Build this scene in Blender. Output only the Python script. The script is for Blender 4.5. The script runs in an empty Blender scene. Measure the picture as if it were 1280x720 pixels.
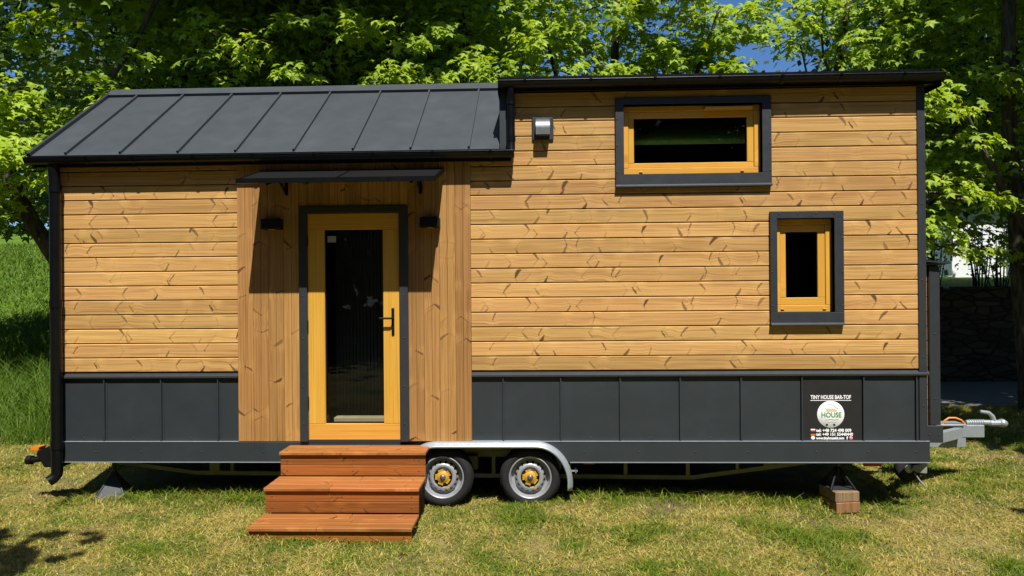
import bpy, math, random
import numpy as np
from mathutils import Vector, Matrix

random.seed(7)
RNG = np.random.default_rng(7)
SC = bpy.context.scene
COL = SC.collection
rad = math.radians

# ------------------------------------------------------------------ node helpers
class V:
    """wraps a shader socket so that node maths can be written as expressions"""
    def __init__(s, nt, sock): s.nt, s.s = nt, sock
    def _m(s, op, *a):
        n = s.nt.nodes.new('ShaderNodeMath'); n.operation = op
        for i, x in enumerate((s,) + a):
            if isinstance(x, V): s.nt.links.new(x.s, n.inputs[i])
            else: n.inputs[i].default_value = x
        return V(s.nt, n.outputs[0])
    def __add__(s, o): return s._m('ADD', o)
    __radd__ = __add__
    def __sub__(s, o): return s._m('SUBTRACT', o)
    def __rsub__(s, o): return (s * -1.0) + o
    def __mul__(s, o): return s._m('MULTIPLY', o)
    __rmul__ = __mul__
    def __truediv__(s, o): return s._m('DIVIDE', o)
    def abs(s): return s._m('ABSOLUTE')
    def pow(s, e): return s._m('POWER', e)
    def gt(s, o): return s._m('GREATER_THAN', o)
    def min(s, o): return s._m('MINIMUM', o)
    def max(s, o): return s._m('MAXIMUM', o)
    def sqrt(s): return s._m('SQRT')
    def step(s, a, b):          # smoothstep from a to b
        n = s.nt.nodes.new('ShaderNodeMapRange'); n.interpolation_type = 'SMOOTHSTEP'
        s.nt.links.new(s.s, n.inputs[0])
        for k, x in ((1, a), (2, b)):
            if isinstance(x, V): s.nt.links.new(x.s, n.inputs[k])
            else: n.inputs[k].default_value = x
        return V(s.nt, n.outputs[0])

class Mat:
    def __init__(s, name):
        s.m = bpy.data.materials.new(name); s.m.use_nodes = True
        s.nt = s.m.node_tree; s.nt.nodes.clear()
        s.out = s.nt.nodes.new('ShaderNodeOutputMaterial')
        s.tc = None
    def node(s, t, **kw):
        n = s.nt.nodes.new(t)
        for k, v in kw.items(): setattr(n, k, v)
        return n
    def link(s, a, b): s.nt.links.new(a.s if isinstance(a, V) else a, b)
    def attr(s, name):
        n = s.node('ShaderNodeAttribute', attribute_name=name)
        return V(s.nt, n.outputs['Fac'])
    def pos(s):
        if s.tc is None: s.tc = s.node('ShaderNodeNewGeometry')
        return s.tc.outputs['Position']
    def comb(s, x, y, z):
        n = s.node('ShaderNodeCombineXYZ')
        for i, v in enumerate((x, y, z)):
            if isinstance(v, V): s.link(v, n.inputs[i])
            else: n.inputs[i].default_value = v
        return n.outputs[0]
    def sep(s, vec):
        n = s.node('ShaderNodeSeparateXYZ'); s.link(vec, n.inputs[0])
        return [V(s.nt, o) for o in n.outputs]
    def scale(s, vec, sx, sy, sz):
        n = s.node('ShaderNodeVectorMath', operation='MULTIPLY')
        s.link(vec, n.inputs[0]); n.inputs[1].default_value = (sx, sy, sz)
        return n.outputs[0]
    def noise(s, vec, scale, detail=4, rough=.55, dist=0):
        n = s.node('ShaderNodeTexNoise'); s.link(vec, n.inputs['Vector'])
        n.inputs['Scale'].default_value = scale; n.inputs['Detail'].default_value = detail
        n.inputs['Roughness'].default_value = rough; n.inputs['Distortion'].default_value = dist
        return V(s.nt, n.outputs[0])
    def vor1(s, w, scale=1.0):
        n = s.node('ShaderNodeTexVoronoi', voronoi_dimensions='1D')
        s.link(w, n.inputs['W']); n.inputs['Scale'].default_value = scale
        return V(s.nt, n.outputs['W']), s.sepc(n.outputs['Color'])
    def sepc(s, c):
        n = s.node('ShaderNodeSeparateColor'); s.link(c, n.inputs[0])
        return [V(s.nt, o) for o in n.outputs]
    def mix(s, f, a, b, mode='MIX'):
        n = s.node('ShaderNodeMix', data_type='RGBA', blend_type=mode)
        for sock, v in ((n.inputs[0], f), (n.inputs[6], a), (n.inputs[7], b)):
            if isinstance(v, V) or hasattr(v, 'is_output'): s.link(v, sock)
            elif isinstance(v, (int, float)): sock.default_value = v
            else: sock.default_value = (*v, 1)
        return n.outputs[2]
    def bump(s, h, strength=.3, dist=.01):
        n = s.node('ShaderNodeBump'); s.link(h, n.inputs['Height'])
        n.inputs['Strength'].default_value = strength; n.inputs['Distance'].default_value = dist
        return n.outputs[0]
    def bsdf(s, col, rough=.6, metal=0, spec=.5, normal=None, out=True):
        b = s.node('ShaderNodeBsdfPrincipled')
        for sock, v in ((b.inputs['Base Color'], col), (b.inputs['Roughness'], rough), (b.inputs['Metallic'], metal)):
            if isinstance(v, V) or hasattr(v, 'is_output'): s.link(v, sock)
            elif isinstance(v, (int, float)): sock.default_value = v
            else: sock.default_value = (*v, 1)
        b.inputs['Specular IOR Level'].default_value = spec
        if normal is not None: s.link(normal, b.inputs['Normal'])
        if out: s.link(b.outputs[0], s.out.inputs[0])
        return b

# ------------------------------------------------------------------ materials
def wood_mat(name, light, dark, knot=(.062, .025, .011), kscale=2.7, kamt=.92, rough=.62, vary=.38, spec=.25):
    m = Mat(name)
    pu, pv, pr = m.attr('pu'), m.attr('pv'), m.attr('pr')
    marks = None; dist = None; halo = None
    for sc, off, thin, lim in ((kscale * .85, 57.0, .0120, .52), (kscale * .43, 91.0, .0160, .66)):
        scv = ((pr * 23.9)._m('FRACT') * .9 + .55) * sc
        W = pu * scv + pr * off
        wp, (r, g, b) = m.vor1(W)
        d = (W - wp) / scv
        v = pv - (.30 + .40 * r)
        side = (g * 5.3)._m('FRACT').gt(.5) * 2.0 - 1.0
        vv = v * side                                   # >0 on the heavy side of the knot
        sgn = (g.gt(.5) * 2.0 - 1.0) * (b * .034 + .018)
        e = (d + (m.noise(m.comb(pu * 20.0, pv * 5.0, pr * 13.0), 1.0, 2, .6) - .5) * .016 - sgn * (v.abs() * 1.9 + v * v * 1.2)).abs()
        u = (b * 3.7)._m('FRACT')
        hw = vv.max(0.0).sqrt() * (thin * (.9 + u * 1.6)) * (1.0 - vv.step(lim * .75, lim)) + .0008
        heavy = (1.0 - (e / hw).step(.5, 1.15)) * vv.step(.0, .05) * (1.0 - vv.step(lim * .8, lim)) * (.5 + u * .5)
        faint = (1.0 - (e / (thin * .55)).step(.2, 1.3)) * (1.0 - v.abs()  .step(.3, .62)) * .6 * (r * 7.7)._m('FRACT')
        dd = ((d / .009).pow(2.0) + (v / .06).pow(2.0)).sqrt()
        dot = (1.0 - dd.step(.5, 1.15)) * (r * 3.3)._m('FRACT').gt(.35) * .9
        one = heavy.max(faint).max(dot) * ((b * 7.13)._m('FRACT').step(.0, .6) * .8 + .2)
        hl = 1.0 - (d.abs() / .085).step(.1, 1.0)
        marks = one if marks is None else marks.max(one)
        dist = hl * (g - .5) if dist is None else dist + hl * (g - .5)
        halo = hl * v.abs() if halo is None else halo.max(hl * v.abs())
    gv = m.comb(pu * .55, pv * 1.0 + dist * .25, pr * 37.0)
    n1 = m.noise(m.scale(gv, 1.6, 9, 1), 1.0, 4, .6, .4)
    n2 = m.noise(m.scale(gv, 5, 46, 1), 1.0, 3, .6)
    n3 = m.noise(m.comb(pu * .7, pr * 19.0, pv * .4), 1.0, 2, .5)
    g = (n1 * .8 + n2 * .55 - .17).step(.22, .72)
    c = m.mix(g, dark, light)
    tone = (pr * 53.7)._m('FRACT')
    hs = m.node('ShaderNodeHueSaturation'); m.link(c, hs.inputs['Color'])
    m.link(tone * vary + (1.0 - vary * .6) + (n3 - .5) * .25, hs.inputs['Value'])
    m.link((tone * 17.0)._m('FRACT') * .010 + .4945, hs.inputs['Hue'])
    c2 = m.mix(halo * .5, hs.outputs[0], tuple(min(1, x * 1.25) for x in light))
    streak = m.noise(m.comb(pu * .9, pv * 26.0 + dist * 5.0, pr * 41.0), 1.0, 2, .5).step(.56, .74)
    c2 = m.mix(streak * .5, c2, tuple(x * .55 for x in dark))
    c3 = m.mix(marks * kamt, c2, knot)
    bp = m.bump(n2 + n1 * .5 - marks * .3, .22, .004)
    m.bsdf(c3, rough, 0, spec, bp)
    return m.m

def plain(name, col, rough=.5, metal=0, spec=.5, var=.12, scale=6, bump=.0, bscale=3):
    m = Mat(name)
    n = m.noise(m.pos(), scale, 5, .6)
    c = m.mix((n - .5) * 2.0 * 1.0, tuple(x * (1 - var) for x in col), tuple(x * (1 + var) for x in col))
    nb = None
    if bump: nb = m.bump(m.noise(m.pos(), bscale, 2, .5), bump, .02)
    m.bsdf(c, (m.noise(m.pos(), scale * 2.3, 3) * .25 + (rough - .12)), metal, spec, nb)
    return m.m

M = {}
M['clad'] = wood_mat('pine_cladding', (.575, .345, .122), (.315, .152, .042), kscale=2.6)
M['vclad'] = wood_mat('pine_upright_cladding', (.455, .250, .080), (.265, .125, .034), kscale=1.9)
M['step'] = wood_mat('stained_step_timber', (.33, .115, .027), (.14, .043, .010), kscale=1.9, kamt=.75, rough=.42)
M['tread'] = wood_mat('worn_tread_timber', (.45, .180, .050), (.19, .060, .014), kscale=1.7, kamt=.85, rough=.42, vary=.38)
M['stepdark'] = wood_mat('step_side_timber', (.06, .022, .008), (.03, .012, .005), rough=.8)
M['frame'] = wood_mat('golden_oak_foil', (.64, .345, .055), (.52, .25, .032), knot=(.42, .2, .03), kscale=.6, kamt=.15, rough=.42, vary=.04, spec=.35)
M['block'] = wood_mat('weathered_block_timber', (.25, .165, .09), (.13, .08, .04), rough=.8)
M['paleboard'] = wood_mat('pale_threshold_board', (.42, .33, .20), (.33, .24, .13), knot=(.3, .2, .1), kamt=.1)
M['blockred'] = wood_mat('brown_block_timber', (.28, .145, .06), (.15, .07, .03), rough=.8)
M['roof'] = plain('roof_sheet', (.050, .058, .068), .50, 0, .5, .22, 2.2, .28, 2.6)
M['panel'] = plain('anthracite_sheet', (.029, .036, .0415), .50, 0, .45, .20, 2.2, .22, 2.8)
M['trim'] = plain('anthracite_trim', (.027, .031, .037), .45, 0, .5, .1, 5)
M['black'] = plain('black_plastic', (.0045, .005, .006), .32, 0, .3, .2, 8)
M['blackmat'] = plain('black_matt_metal', (.004, .004, .0045), .6, 0, .25, .2, 8)
M['steel'] = plain('brushed_steel', (.17, .175, .185), .42, .6, .5, .1, 10)
M['galv'] = plain('galvanised_steel', (.42, .46, .50), .38, .45, .5, .16, 22)
M['chassis'] = plain('dull_galvanised_beam', (.34, .36, .30), .6, .3, .5, .25, 9)
M['wheelwhite'] = plain('silver_wheel_paint', (.46, .47, .50), .40, .4, .5, .22, 14)
M['hubyellow'] = plain('yellow_hub_cap', (.55, .29, .02), .45, 0, .5, .1, 12)
M['tyre'] = plain('tyre_rubber', (.020, .020, .021), .8, 0, .3, .25, 20, .2, 40)
M['orange'] = plain('orange_lens', (.80, .20, .01), .3)
M['redlens'] = plain('red_lens', (.40, .035, .015), .35)
M['cable'] = plain('orange_cable', (.75, .25, .04), .5)
M['white'] = plain('white_print', (.82, .82, .82), .5, 0, .3, .02)
M['signblack'] = plain('sign_black', (.019, .019, .020), .45, 0, .4, .06)
M['green'] = plain('sign_green', (.10, .33, .08), .5)
M['tan'] = plain('sign_tan', (.72, .50, .28), .5)
M['greyprint'] = plain('sign_grey', (.36, .36, .36), .5)
M['red'] = plain('print_red', (.65, .03, .03), .5)
M['gold'] = plain('print_gold', (.85, .32, .01), .5)
M['pink'] = plain('print_pink', (.75, .30, .36), .5)
M['interior'] = plain('dark_interior_wall', (.035, .038, .042), .7)
M['intslat'] = plain('interior_slat_panel', (.13, .155, .18), .6)
M['intfloor'] = plain('interior_floor', (.16, .11, .055), .5)
M['stone'] = None
M['render'] = plain('white_render', (.74, .76, .78), .8, 0, .3, .06, 2)
M['tealglass'] = plain('far_window_glass', (.10, .16, .16), .12, 0, .6, .2, 3)
M['rust'] = plain('rust_brown_paint', (.30, .10, .045), .6)
M['tile'] = plain('brown_roof_tile', (.16, .075, .05), .7, 0, .3, .3, 8, .4, 12)

def glass_mat():
    m = Mat('window_glass')
    tr = m.node('ShaderNodeBsdfTransparent'); tr.inputs[0].default_value = (.86, .89, .89, 1)
    gl = m.node('ShaderNodeBsdfGlossy'); gl.inputs['Roughness'].default_value = .01
    fr = m.node('ShaderNodeFresnel'); fr.inputs[0].default_value = 1.5
    mx = m.node('ShaderNodeMixShader')
    ge = m.node('ShaderNodeNewGeometry'); m.link(V(m.nt, fr.outputs[0]) * (1.0 - V(m.nt, ge.outputs['Backfacing'])), mx.inputs[0]); m.link(tr.outputs[0], mx.inputs[1]); m.link(gl.outputs[0], mx.inputs[2])
    m.link(mx.outputs[0], m.out.inputs[0]); return m.m
M['glass'] = glass_mat()
def smoked_mat():
    m = Mat('smoked_sheet')
    b = m.bsdf((.012, .0125, .013), .35, 0, .45, None, False)
    t = m.node('ShaderNodeBsdfTransparent'); t.inputs[0].default_value = (.9, .88, .85, 1)
    mx = m.node('ShaderNodeMixShader'); mx.inputs[0].default_value = .05
    m.link(b.outputs[0], mx.inputs[1]); m.link(t.outputs[0], mx.inputs[2]); m.link(mx.outputs[0], m.out.inputs[0]); return m.m
M['smoked'] = smoked_mat()

def leaf_mat(name, a, b, trans=.42, rough=.5):
    m = Mat(name)
    r = m.attr('pr')
    n = m.noise(m.pos(), 1.3, 2)
    c = m.mix((r * .75 + n * .5 - .12), a, b)
    p = m.bsdf(c, rough, 0, .35, None, False)
    t = m.node('ShaderNodeBsdfTranslucent')
    hs = m.node('ShaderNodeHueSaturation'); m.link(c, hs.inputs['Color'])
    hs.inputs['Value'].default_value = 1.25; hs.inputs['Hue'].default_value = .485; hs.inputs['Saturation'].default_value = 1.1
    m.link(hs.outputs[0], t.inputs[0])
    mx = m.node('ShaderNodeMixShader'); mx.inputs[0].default_value = trans
    m.link(p.outputs[0], mx.inputs[1]); m.link(t.outputs[0], mx.inputs[2]); m.link(mx.outputs[0], m.out.inputs[0])
    return m.m
M['maple'] = leaf_mat('maple_leaf', (.105, .215, .012), (.39, .52, .034), .44)
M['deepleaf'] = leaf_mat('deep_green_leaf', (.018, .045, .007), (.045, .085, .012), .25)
M['shrubleaf'] = leaf_mat('shrub_leaf', (.06, .11, .02), (.13, .19, .04), .35)

def bark_mat():
    m = Mat('bark')
    p = m.scale(m.pos(), 7, 7, 1.6)
    n = m.noise(p, 2.2, 6, .65, .5)
    c = m.mix(n.step(.3, .7), (.025, .02, .015), (.11, .095, .075))
    m.bsdf(c, .9, 0, .2, m.bump(n, .7, .03)); return m.m
M['bark'] = bark_mat()

def blade_mat(name, cols, trans=.3, patch=True):
    m = Mat(name)
    r = m.attr('pr'); lush = m.attr('pu')
    r2 = (r * 7.31)._m('FRACT'); c = m.mix(r2.pow(1.6), cols[0], cols[1])
    if patch:
        n = m.noise(m.pos(), .9, 4, .6, .3); n2 = m.noise(m.pos(), 3.1, 3, .6)
        dry = (n * .75 + n2 * .5 + r * .34 - .145 - lush * .24).step(.50, .70)
        c = m.mix(dry, c, m.mix(r2.pow(1.8), cols[2], cols[3]))
    p = m.bsdf(c, .55, 0, .25, None, False)
    tl = m.node('ShaderNodeBsdfTranslucent'); m.link(c, tl.inputs[0])
    mx = m.node('ShaderNodeMixShader'); mx.inputs[0].default_value = trans
    m.link(p.outputs[0], mx.inputs[1]); m.link(tl.outputs[0], mx.inputs[2]); m.link(mx.outputs[0], m.out.inputs[0])
    return m.m
M['lawn'] = blade_mat('mown_grass_blade', ((.070, .140, .008), (.25, .305, .020), (.33, .255, .042), (.66, .56, .19)))
M['tall'] = blade_mat('tall_grass_blade', ((.065, .145, .012), (.18, .28, .03)), .35, False)

M['meadow'] = blade_mat('meadow_grass_blade', ((.075, .15, .012), (.19, .28, .03)), .3, False)
def ground_mat():
    m = Mat('meadow_ground')
    x, y, z = m.sep(m.pos())
    n = m.noise(m.pos(), .9, 4, .6, .3); n2 = m.noise(m.pos(), 3.1, 3, .6)
    fine = m.noise(m.pos(), 45, 5, .7); mid = m.noise(m.pos(), 11, 4, .6)
    dry = (n * .65 + n2 * .45 + fine * .25 - .06).step(.42, .78)
    near = m.mix(dry, m.mix(fine, (.03, .052, .008), (.09, .125, .018)), m.mix(fine, (.14, .11, .035), (.33, .27, .10)))
    soil = (m.noise(m.pos(), 1.25, 3, .5, .2) + mid * .25).step(.66, .76)
    near = m.mix(soil * .8, near, m.mix(fine, (.09, .065, .035), (.19, .145, .085)))
    st = m.noise(m.scale(m.pos(), .5, .12, .1), 1.0, 4, .6)
    far = m.mix((st * .6 + m.noise(m.pos(), 6, 5, .7) * .5).step(.3, .8), (.06, .125, .010), (.115, .185, .02))
    c = m.mix(y.step(5.0, 8.5), near, far)
    m.bsdf(c, .9, 0, .15, m.bump(fine + mid, .6, .03)); return m.m
M['ground'] = ground_mat()

def road_mat():
    m = Mat('gravel_road')
    f = m.noise(m.pos(), 38, 5, .7); g = m.noise(m.pos(), 1.2, 4, .6)
    c = m.mix((f * .7 + g * .5 - .1), (.08, .08, .08), (.20, .195, .19))
    m.bsdf(c, .9, 0, .2, m.bump(f, .6, .02)); return m.m
M['road'] = road_mat()

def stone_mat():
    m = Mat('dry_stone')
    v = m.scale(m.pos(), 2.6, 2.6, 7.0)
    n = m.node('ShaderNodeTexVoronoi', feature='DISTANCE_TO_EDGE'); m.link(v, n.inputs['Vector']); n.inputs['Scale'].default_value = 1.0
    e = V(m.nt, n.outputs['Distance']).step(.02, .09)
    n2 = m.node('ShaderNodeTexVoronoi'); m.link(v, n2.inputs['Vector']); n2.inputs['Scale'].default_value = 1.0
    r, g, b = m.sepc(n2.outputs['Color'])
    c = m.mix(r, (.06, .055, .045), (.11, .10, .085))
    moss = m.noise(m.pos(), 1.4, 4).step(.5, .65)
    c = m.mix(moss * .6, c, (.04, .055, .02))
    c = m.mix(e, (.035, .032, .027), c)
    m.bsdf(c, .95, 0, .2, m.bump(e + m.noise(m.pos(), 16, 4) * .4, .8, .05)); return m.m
M['stone'] = stone_mat()

# ------------------------------------------------------------------ mesh builder
class MB:
    def __init__(s): s.v = []; s.f = []; s.a = []; s.smooth = []
    def add(s, verts, faces, at=None, smooth=False):
        b = len(s.v); s.v += [tuple(p) for p in verts]
        s.a += at if at else [(0, 0, 0)] * len(verts)
        s.f += [tuple(i + b for i in f) for f in faces]; s.smooth += [smooth] * len(faces)
    def box(s, x0, x1, y0, y1, z0, z1, bev=0, grain=None, pr=None):
        """bevelled box; grain 'x','y','z' writes plank coordinates"""
        pr = random.random() if pr is None else pr
        bm_v = []; idx = {}
        X, Y, Z = (x0, x1), (y0, y1), (z0, z1)
        if bev <= 0:
            vs = [(X[i], Y[j], Z[k]) for i in (0, 1) for j in (0, 1) for k in (0, 1)]
            fs = [(0, 1, 3, 2), (4, 6, 7, 5), (0, 4, 5, 1), (2, 3, 7, 6), (0, 2, 6, 4), (1, 5, 7, 3)]
        else:
            b = min(bev, (x1 - x0) * .45, (y1 - y0) * .45, (z1 - z0) * .45)
            vs = []; fs = []
            def vi(i, j, k, ax):
                key = (i, j, k, ax)
                if key not in idx:
                    p = [X[i], Y[j], Z[k]]
                    for a, q in enumerate((i, j, k)):
                        if a != ax: p[a] += b if q == 0 else -b
                    idx[key] = len(vs); vs.append(tuple(p))
                return idx[key]
            for i in (0, 1):
                q = [(0, 0), (0, 1), (1, 1), (1, 0)] if i == 0 else [(0, 0), (1, 0), (1, 1), (0, 1)]
                fs.append(tuple(vi(i, a, c, 0) for c, a in [(k, j) for k, j in q]))
                fs.append(tuple(vi(a, i, c, 1) for a, c in q))
                fs.append(tuple(vi(a, c, i, 2) for c, a in q))
            for i in (0, 1):
                for j in (0, 1):
                    fs.append((vi(i, j, 0, 0), vi(i, j, 1, 0), vi(i, j, 1, 1), vi(i, j, 0, 1)))
                    fs.append((vi(i, 0, j, 0), vi(i, 1, j, 0), vi(i, 1, j, 2), vi(i, 0, j, 2)))
                    fs.append((vi(0, i, j, 1), vi(1, i, j, 1), vi(1, i, j, 2), vi(0, i, j, 2)))
                    for k in (0, 1): fs.append((vi(i, j, k, 0), vi(i, j, k, 1), vi(i, j, k, 2)))
        at = None
        if grain:
            lo = (x0, y0, z0); hi = (x1, y1, z1)
            gi = 'xyz'.index(grain); oth = [q for q in (0, 1, 2) if q != gi]
            wi = max(oth, key=lambda q: hi[q] - lo[q]); ti = [q for q in oth if q != wi][0]
            w = hi[wi] - lo[wi]
            at = [(p[gi], (p[wi] - lo[wi]) / w, pr) for p in vs]
        s.add(vs, fs, at)
    def prism(s, pts, axis, a, b, at=None):
        """extrude a 2-D outline along an axis ('y': pts are (x,z); 'x': (y,z); 'z': (x,y))"""
        n = len(pts)
        def P(p, t): return {'y': (p[0], t, p[1]), 'x': (t, p[0], p[1]), 'z': (p[0], p[1], t)}[axis]
        vs = [P(p, a) for p in pts] + [P(p, b) for p in pts]
        fs = [tuple(range(n - 1, -1, -1)), tuple(range(n, 2 * n))] + [(i, (i + 1) % n, (i + 1) % n + n, i + n) for i in range(n)]
        s.add(vs, fs, at)
    def tube(s, pts, radii, seg=10, caps=True, smooth=True):
        pts = [Vector(p) for p in pts]
        if not hasattr(radii, '__len__'): radii = [radii] * len(pts)
        vs = []; fs = []; prev = None
        for i, p in enumerate(pts):
            d = (pts[min(i + 1, len(pts) - 1)] - pts[max(i - 1, 0)]).normalized()
            if prev is None:
                up = Vector((0, 0, 1)) if abs(d.z) < .9 else Vector((1, 0, 0))
                u = d.cross(up).normalized()
            else:
                u = (prev - d * prev.dot(d)).normalized()
            w = d.cross(u); prev = u
            for k in range(seg):
                a = 2 * math.pi * k / seg
                vs.append(p + (u * math.cos(a) + w * math.sin(a)) * radii[i])
        for i in range(len(pts) - 1):
            for k in range(seg):
                k2 = (k + 1) % seg
                fs.append((i * seg + k, i * seg + k2, (i + 1) * seg + k2, (i + 1) * seg + k))
        s.add(vs, fs, None, smooth)
        if caps:
            n = len(pts) - 1
            s.add([vs[k] for k in range(seg)], [tuple(range(seg))]); s.add([vs[n * seg + k] for k in range(seg)], [tuple(range(seg))])
    def cyl(s, c, axis, r, h, seg=24, smooth=True):
        a = Vector({'x': (1, 0, 0), 'y': (0, 1, 0), 'z': (0, 0, 1)}[axis]); c = Vector(c)
        s.tube([c, c + a * h], r, seg, True, smooth)
    def lathe(s, prof, c, seg=40, smooth=True):
        """profile of (radius, y) turned about a y axis through c"""
        vs = []; fs = []; n = len(prof)
        for k in range(seg):
            a = 2 * math.pi * k / seg
            for r, y in prof: vs.append((c[0] + r * math.cos(a), c[1] + y, c[2] + r * math.sin(a)))
        for k in range(seg):
            k2 = (k + 1) % seg
            for i in range(n - 1): fs.append((k * n + i, k2 * n + i, k2 * n + i + 1, k * n + i + 1))
        s.add(vs, fs, None, smooth)
    def screw(s, x, y, z, r=.007): s.lathe([(0.0001, -.005), (r * .8, -.004), (r, 0)], (x, y, z), 8)
    def build(s, name, mat, parent=None, origin=None):
        me = bpy.data.meshes.new(name)
        me.from_pydata(s.v, [], s.f); me.materials.append(mat)
        me.polygons.foreach_set('use_smooth', s.smooth)
        A = np.array(s.a, dtype=np.float32).reshape(-1, 3)
        for i, nm in enumerate(('pu', 'pv', 'pr')):
            at = me.attributes.new(nm, 'FLOAT', 'POINT'); at.data.foreach_set('value', np.ascontiguousarray(A[:, i]))
        import bmesh
        bm = bmesh.new(); bm.from_mesh(me); bmesh.ops.recalc_face_normals(bm, faces=bm.faces); bm.to_mesh(me); bm.free()
        o = bpy.data.objects.new(name, me); COL.objects.link(o)
        if parent: o.parent = parent
        return o

def np_mesh(name, verts, faces, mat, attrs=None, parent=None, smooth=False):
    """fast mesh from numpy arrays; faces (N,k)"""
    me = bpy.data.meshes.new(name)
    nv, (nf, k) = len(verts), faces.shape
    me.vertices.add(nv); me.vertices.foreach_set('co', verts.astype(np.float32).ravel())
    me.loops.add(nf * k); me.loops.foreach_set('vertex_index', faces.astype(np.int32).ravel())
    me.polygons.add(nf); me.polygons.foreach_set('loop_start', np.arange(0, nf * k, k, dtype=np.int32))
    me.polygons.foreach_set('use_smooth', np.full(nf, smooth))
    for nm, a in (attrs or {}).items():
        at = me.attributes.new(nm, 'FLOAT', 'POINT'); at.data.foreach_set('value', a.astype(np.float32))
    me.update(calc_edges=True); me.materials.append(mat)
    o = bpy.data.objects.new(name, me); COL.objects.link(o)
    if parent: o.parent = parent
    return o

def tag(o, label=None, cat=None, group=None, kind=None):
    for k, v in (('label', label), ('category', cat), ('group', group), ('kind', kind)):
        if v: o[k] = v
    return o
def empty(name, loc=(0, 0, 0)):
    o = bpy.data.objects.new(name, None); COL.objects.link(o); o.location = loc; o.empty_display_size = .2
    return o
def child_of(parent, o):
    """parent keeping the world place (parents here are unrotated)"""
    o.parent = parent; o.matrix_parent_inverse = Matrix.Translation(-Vector(parent.location)); return o

def text_mb(body, x, z, size, y, bold=0, align='LEFT', width=None):
    cu = bpy.data.curves.new('lettering', 'FONT'); cu.body = body; cu.size = size; cu.align_x = align
    cu.extrude = .0008; cu.offset = bold; cu.resolution_u = 3
    o = bpy.data.objects.new('lettering', cu); COL.objects.link(o)
    me = bpy.data.meshes.new_from_object(o.evaluated_get(bpy.context.evaluated_depsgraph_get()))
    vs = [tuple(v.co) for v in me.vertices]; fs = [tuple(p.vertices) for p in me.polygons]
    bpy.data.objects.remove(o); bpy.data.curves.remove(cu); bpy.data.meshes.remove(me)
    sx = 1.0
    if width:
        w = max(v[0] for v in vs) - min(v[0] for v in vs); sx = width / w
    return [(x + v[0] * sx, y - v[2], z + v[1]) for v in vs], fs

# ------------------------------------------------------------------ terrain
def sstep(t, a, b):
    t = np.clip((t - a) / (b - a), 0, 1); return t * t * (3 - 2 * t)
def height(x, y):
    x = np.asarray(x, float); y = np.asarray(y, float)
    h = .018 * np.sin(x * 1.7 + y * .9) + .014 * np.sin(x * 3.1 - y * 2.3 + 1) - .012
    h = h - .07 * sstep(x, 1.4, 3.2) * (1 - sstep(y, 1.5, 4))
    h = h * (1 - sstep(y, 3.5, 6))
    left = sstep(-x, -1.0, 5.5)
    h = h + left * 1.0 * sstep(y, 2.4, 6.6)
    h = h + left * .165 * np.maximum(y - 8.5, 0) * (1 - .35 * sstep(y, 30, 70))
    rt = 1 - left
    h = h + rt * 1.7 * sstep(y, 8.35, 8.8) + rt * .06 * np.maximum(y - 9, 0)
    h = h + 1.2 * sstep(y, 45, 90)
    return h

def build_ground():
    xs = np.unique(np.concatenate([np.linspace(-9, 9, 150), np.linspace(-70, -9, 50), np.linspace(9, 70, 50)]))
    ys = np.unique(np.concatenate([np.linspace(-3, 9, 110), np.linspace(-40, -3, 24), np.linspace(9, 130, 70)]))
    X, Y = np.meshgrid(xs, ys); Z = height(X, Y)
    nx, ny = len(xs), len(ys)
    i = np.arange(nx * ny).reshape(ny, nx)
    F = np.stack([i[:-1, :-1], i[:-1, 1:], i[1:, 1:], i[1:, :-1]], -1).reshape(-1, 4)
    tag(np_mesh('ground', np.stack([X, Y, Z], -1).reshape(-1, 3), F, M['ground'], smooth=True), kind='structure')
    xs = np.linspace(-45, 45, 181); t = np.linspace(0, 1, 9)
    X, T = np.meshgrid(xs, t)
    y0 = 5.35 + .12 * np.sin(X * .6) + np.maximum(-X - 2, 0) * .12; y1 = 8.15 + .05 * np.sin(X * .9) + np.maximum(-X - 2, 0) * .06
    Y = y0 * (1 - T) + y1 * T; Z = height(X, Y) + .03 + .02 * np.sin(T * math.pi) 
    nx, ny = len(xs), len(t); i = np.arange(nx * ny).reshape(ny, nx)
    F = np.stack([i[:-1, :-1], i[:-1, 1:], i[1:, 1:], i[1:, :-1]], -1).reshape(-1, 4)
    tag(np_mesh('road', np.stack([X, Y, Z], -1).reshape(-1, 3), F, M['road'], smooth=True), kind='structure')
build_ground()

def blades(name, P, hgt, wid, lean, mat, seg=2, label=None, cat='grass', lush=None):
    n = len(P); r = RNG.random(n); az = RNG.random(n) * 2 * math.pi; fa = RNG.random(n) * 2 * math.pi
    dirx, diry = np.cos(az), np.sin(az)
    px, py = np.cos(fa), np.sin(fa)
    rows = []
    for k in range(seg + 1):
        t = k / seg; w = wid * (1 - t ** 1.5 * .92) * .5
        off = lean * t * t
        cx = P[:, 0] + dirx * off; cy = P[:, 1] + diry * off; cz = P[:, 2] + hgt * t * (1 - .25 * (lean / np.maximum(hgt, .01)) * t)
        rows.append(np.stack([cx - px * w, cy - py * w, cz], -1)); rows.append(np.stack([cx + px * w, cy + py * w, cz], -1))
    Vv = np.stack(rows, 1).reshape(-1, 3); k = 2 * (seg + 1)
    base = (np.arange(n) * k)[:, None]
    F = np.concatenate([base + np.array([[2 * i, 2 * i + 1, 2 * i + 3, 2 * i + 2]]) for i in range(seg)], 0)
    o = np_mesh(name, Vv, F, mat, {'pr': np.repeat(r, k), 'pv': np.tile(np.repeat(np.linspace(0, 1, seg + 1), 2), n), 'pu': np.repeat(np.zeros(n) if lush is None else lush, k)})
    return tag(o, label, cat, kind='stuff')

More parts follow.
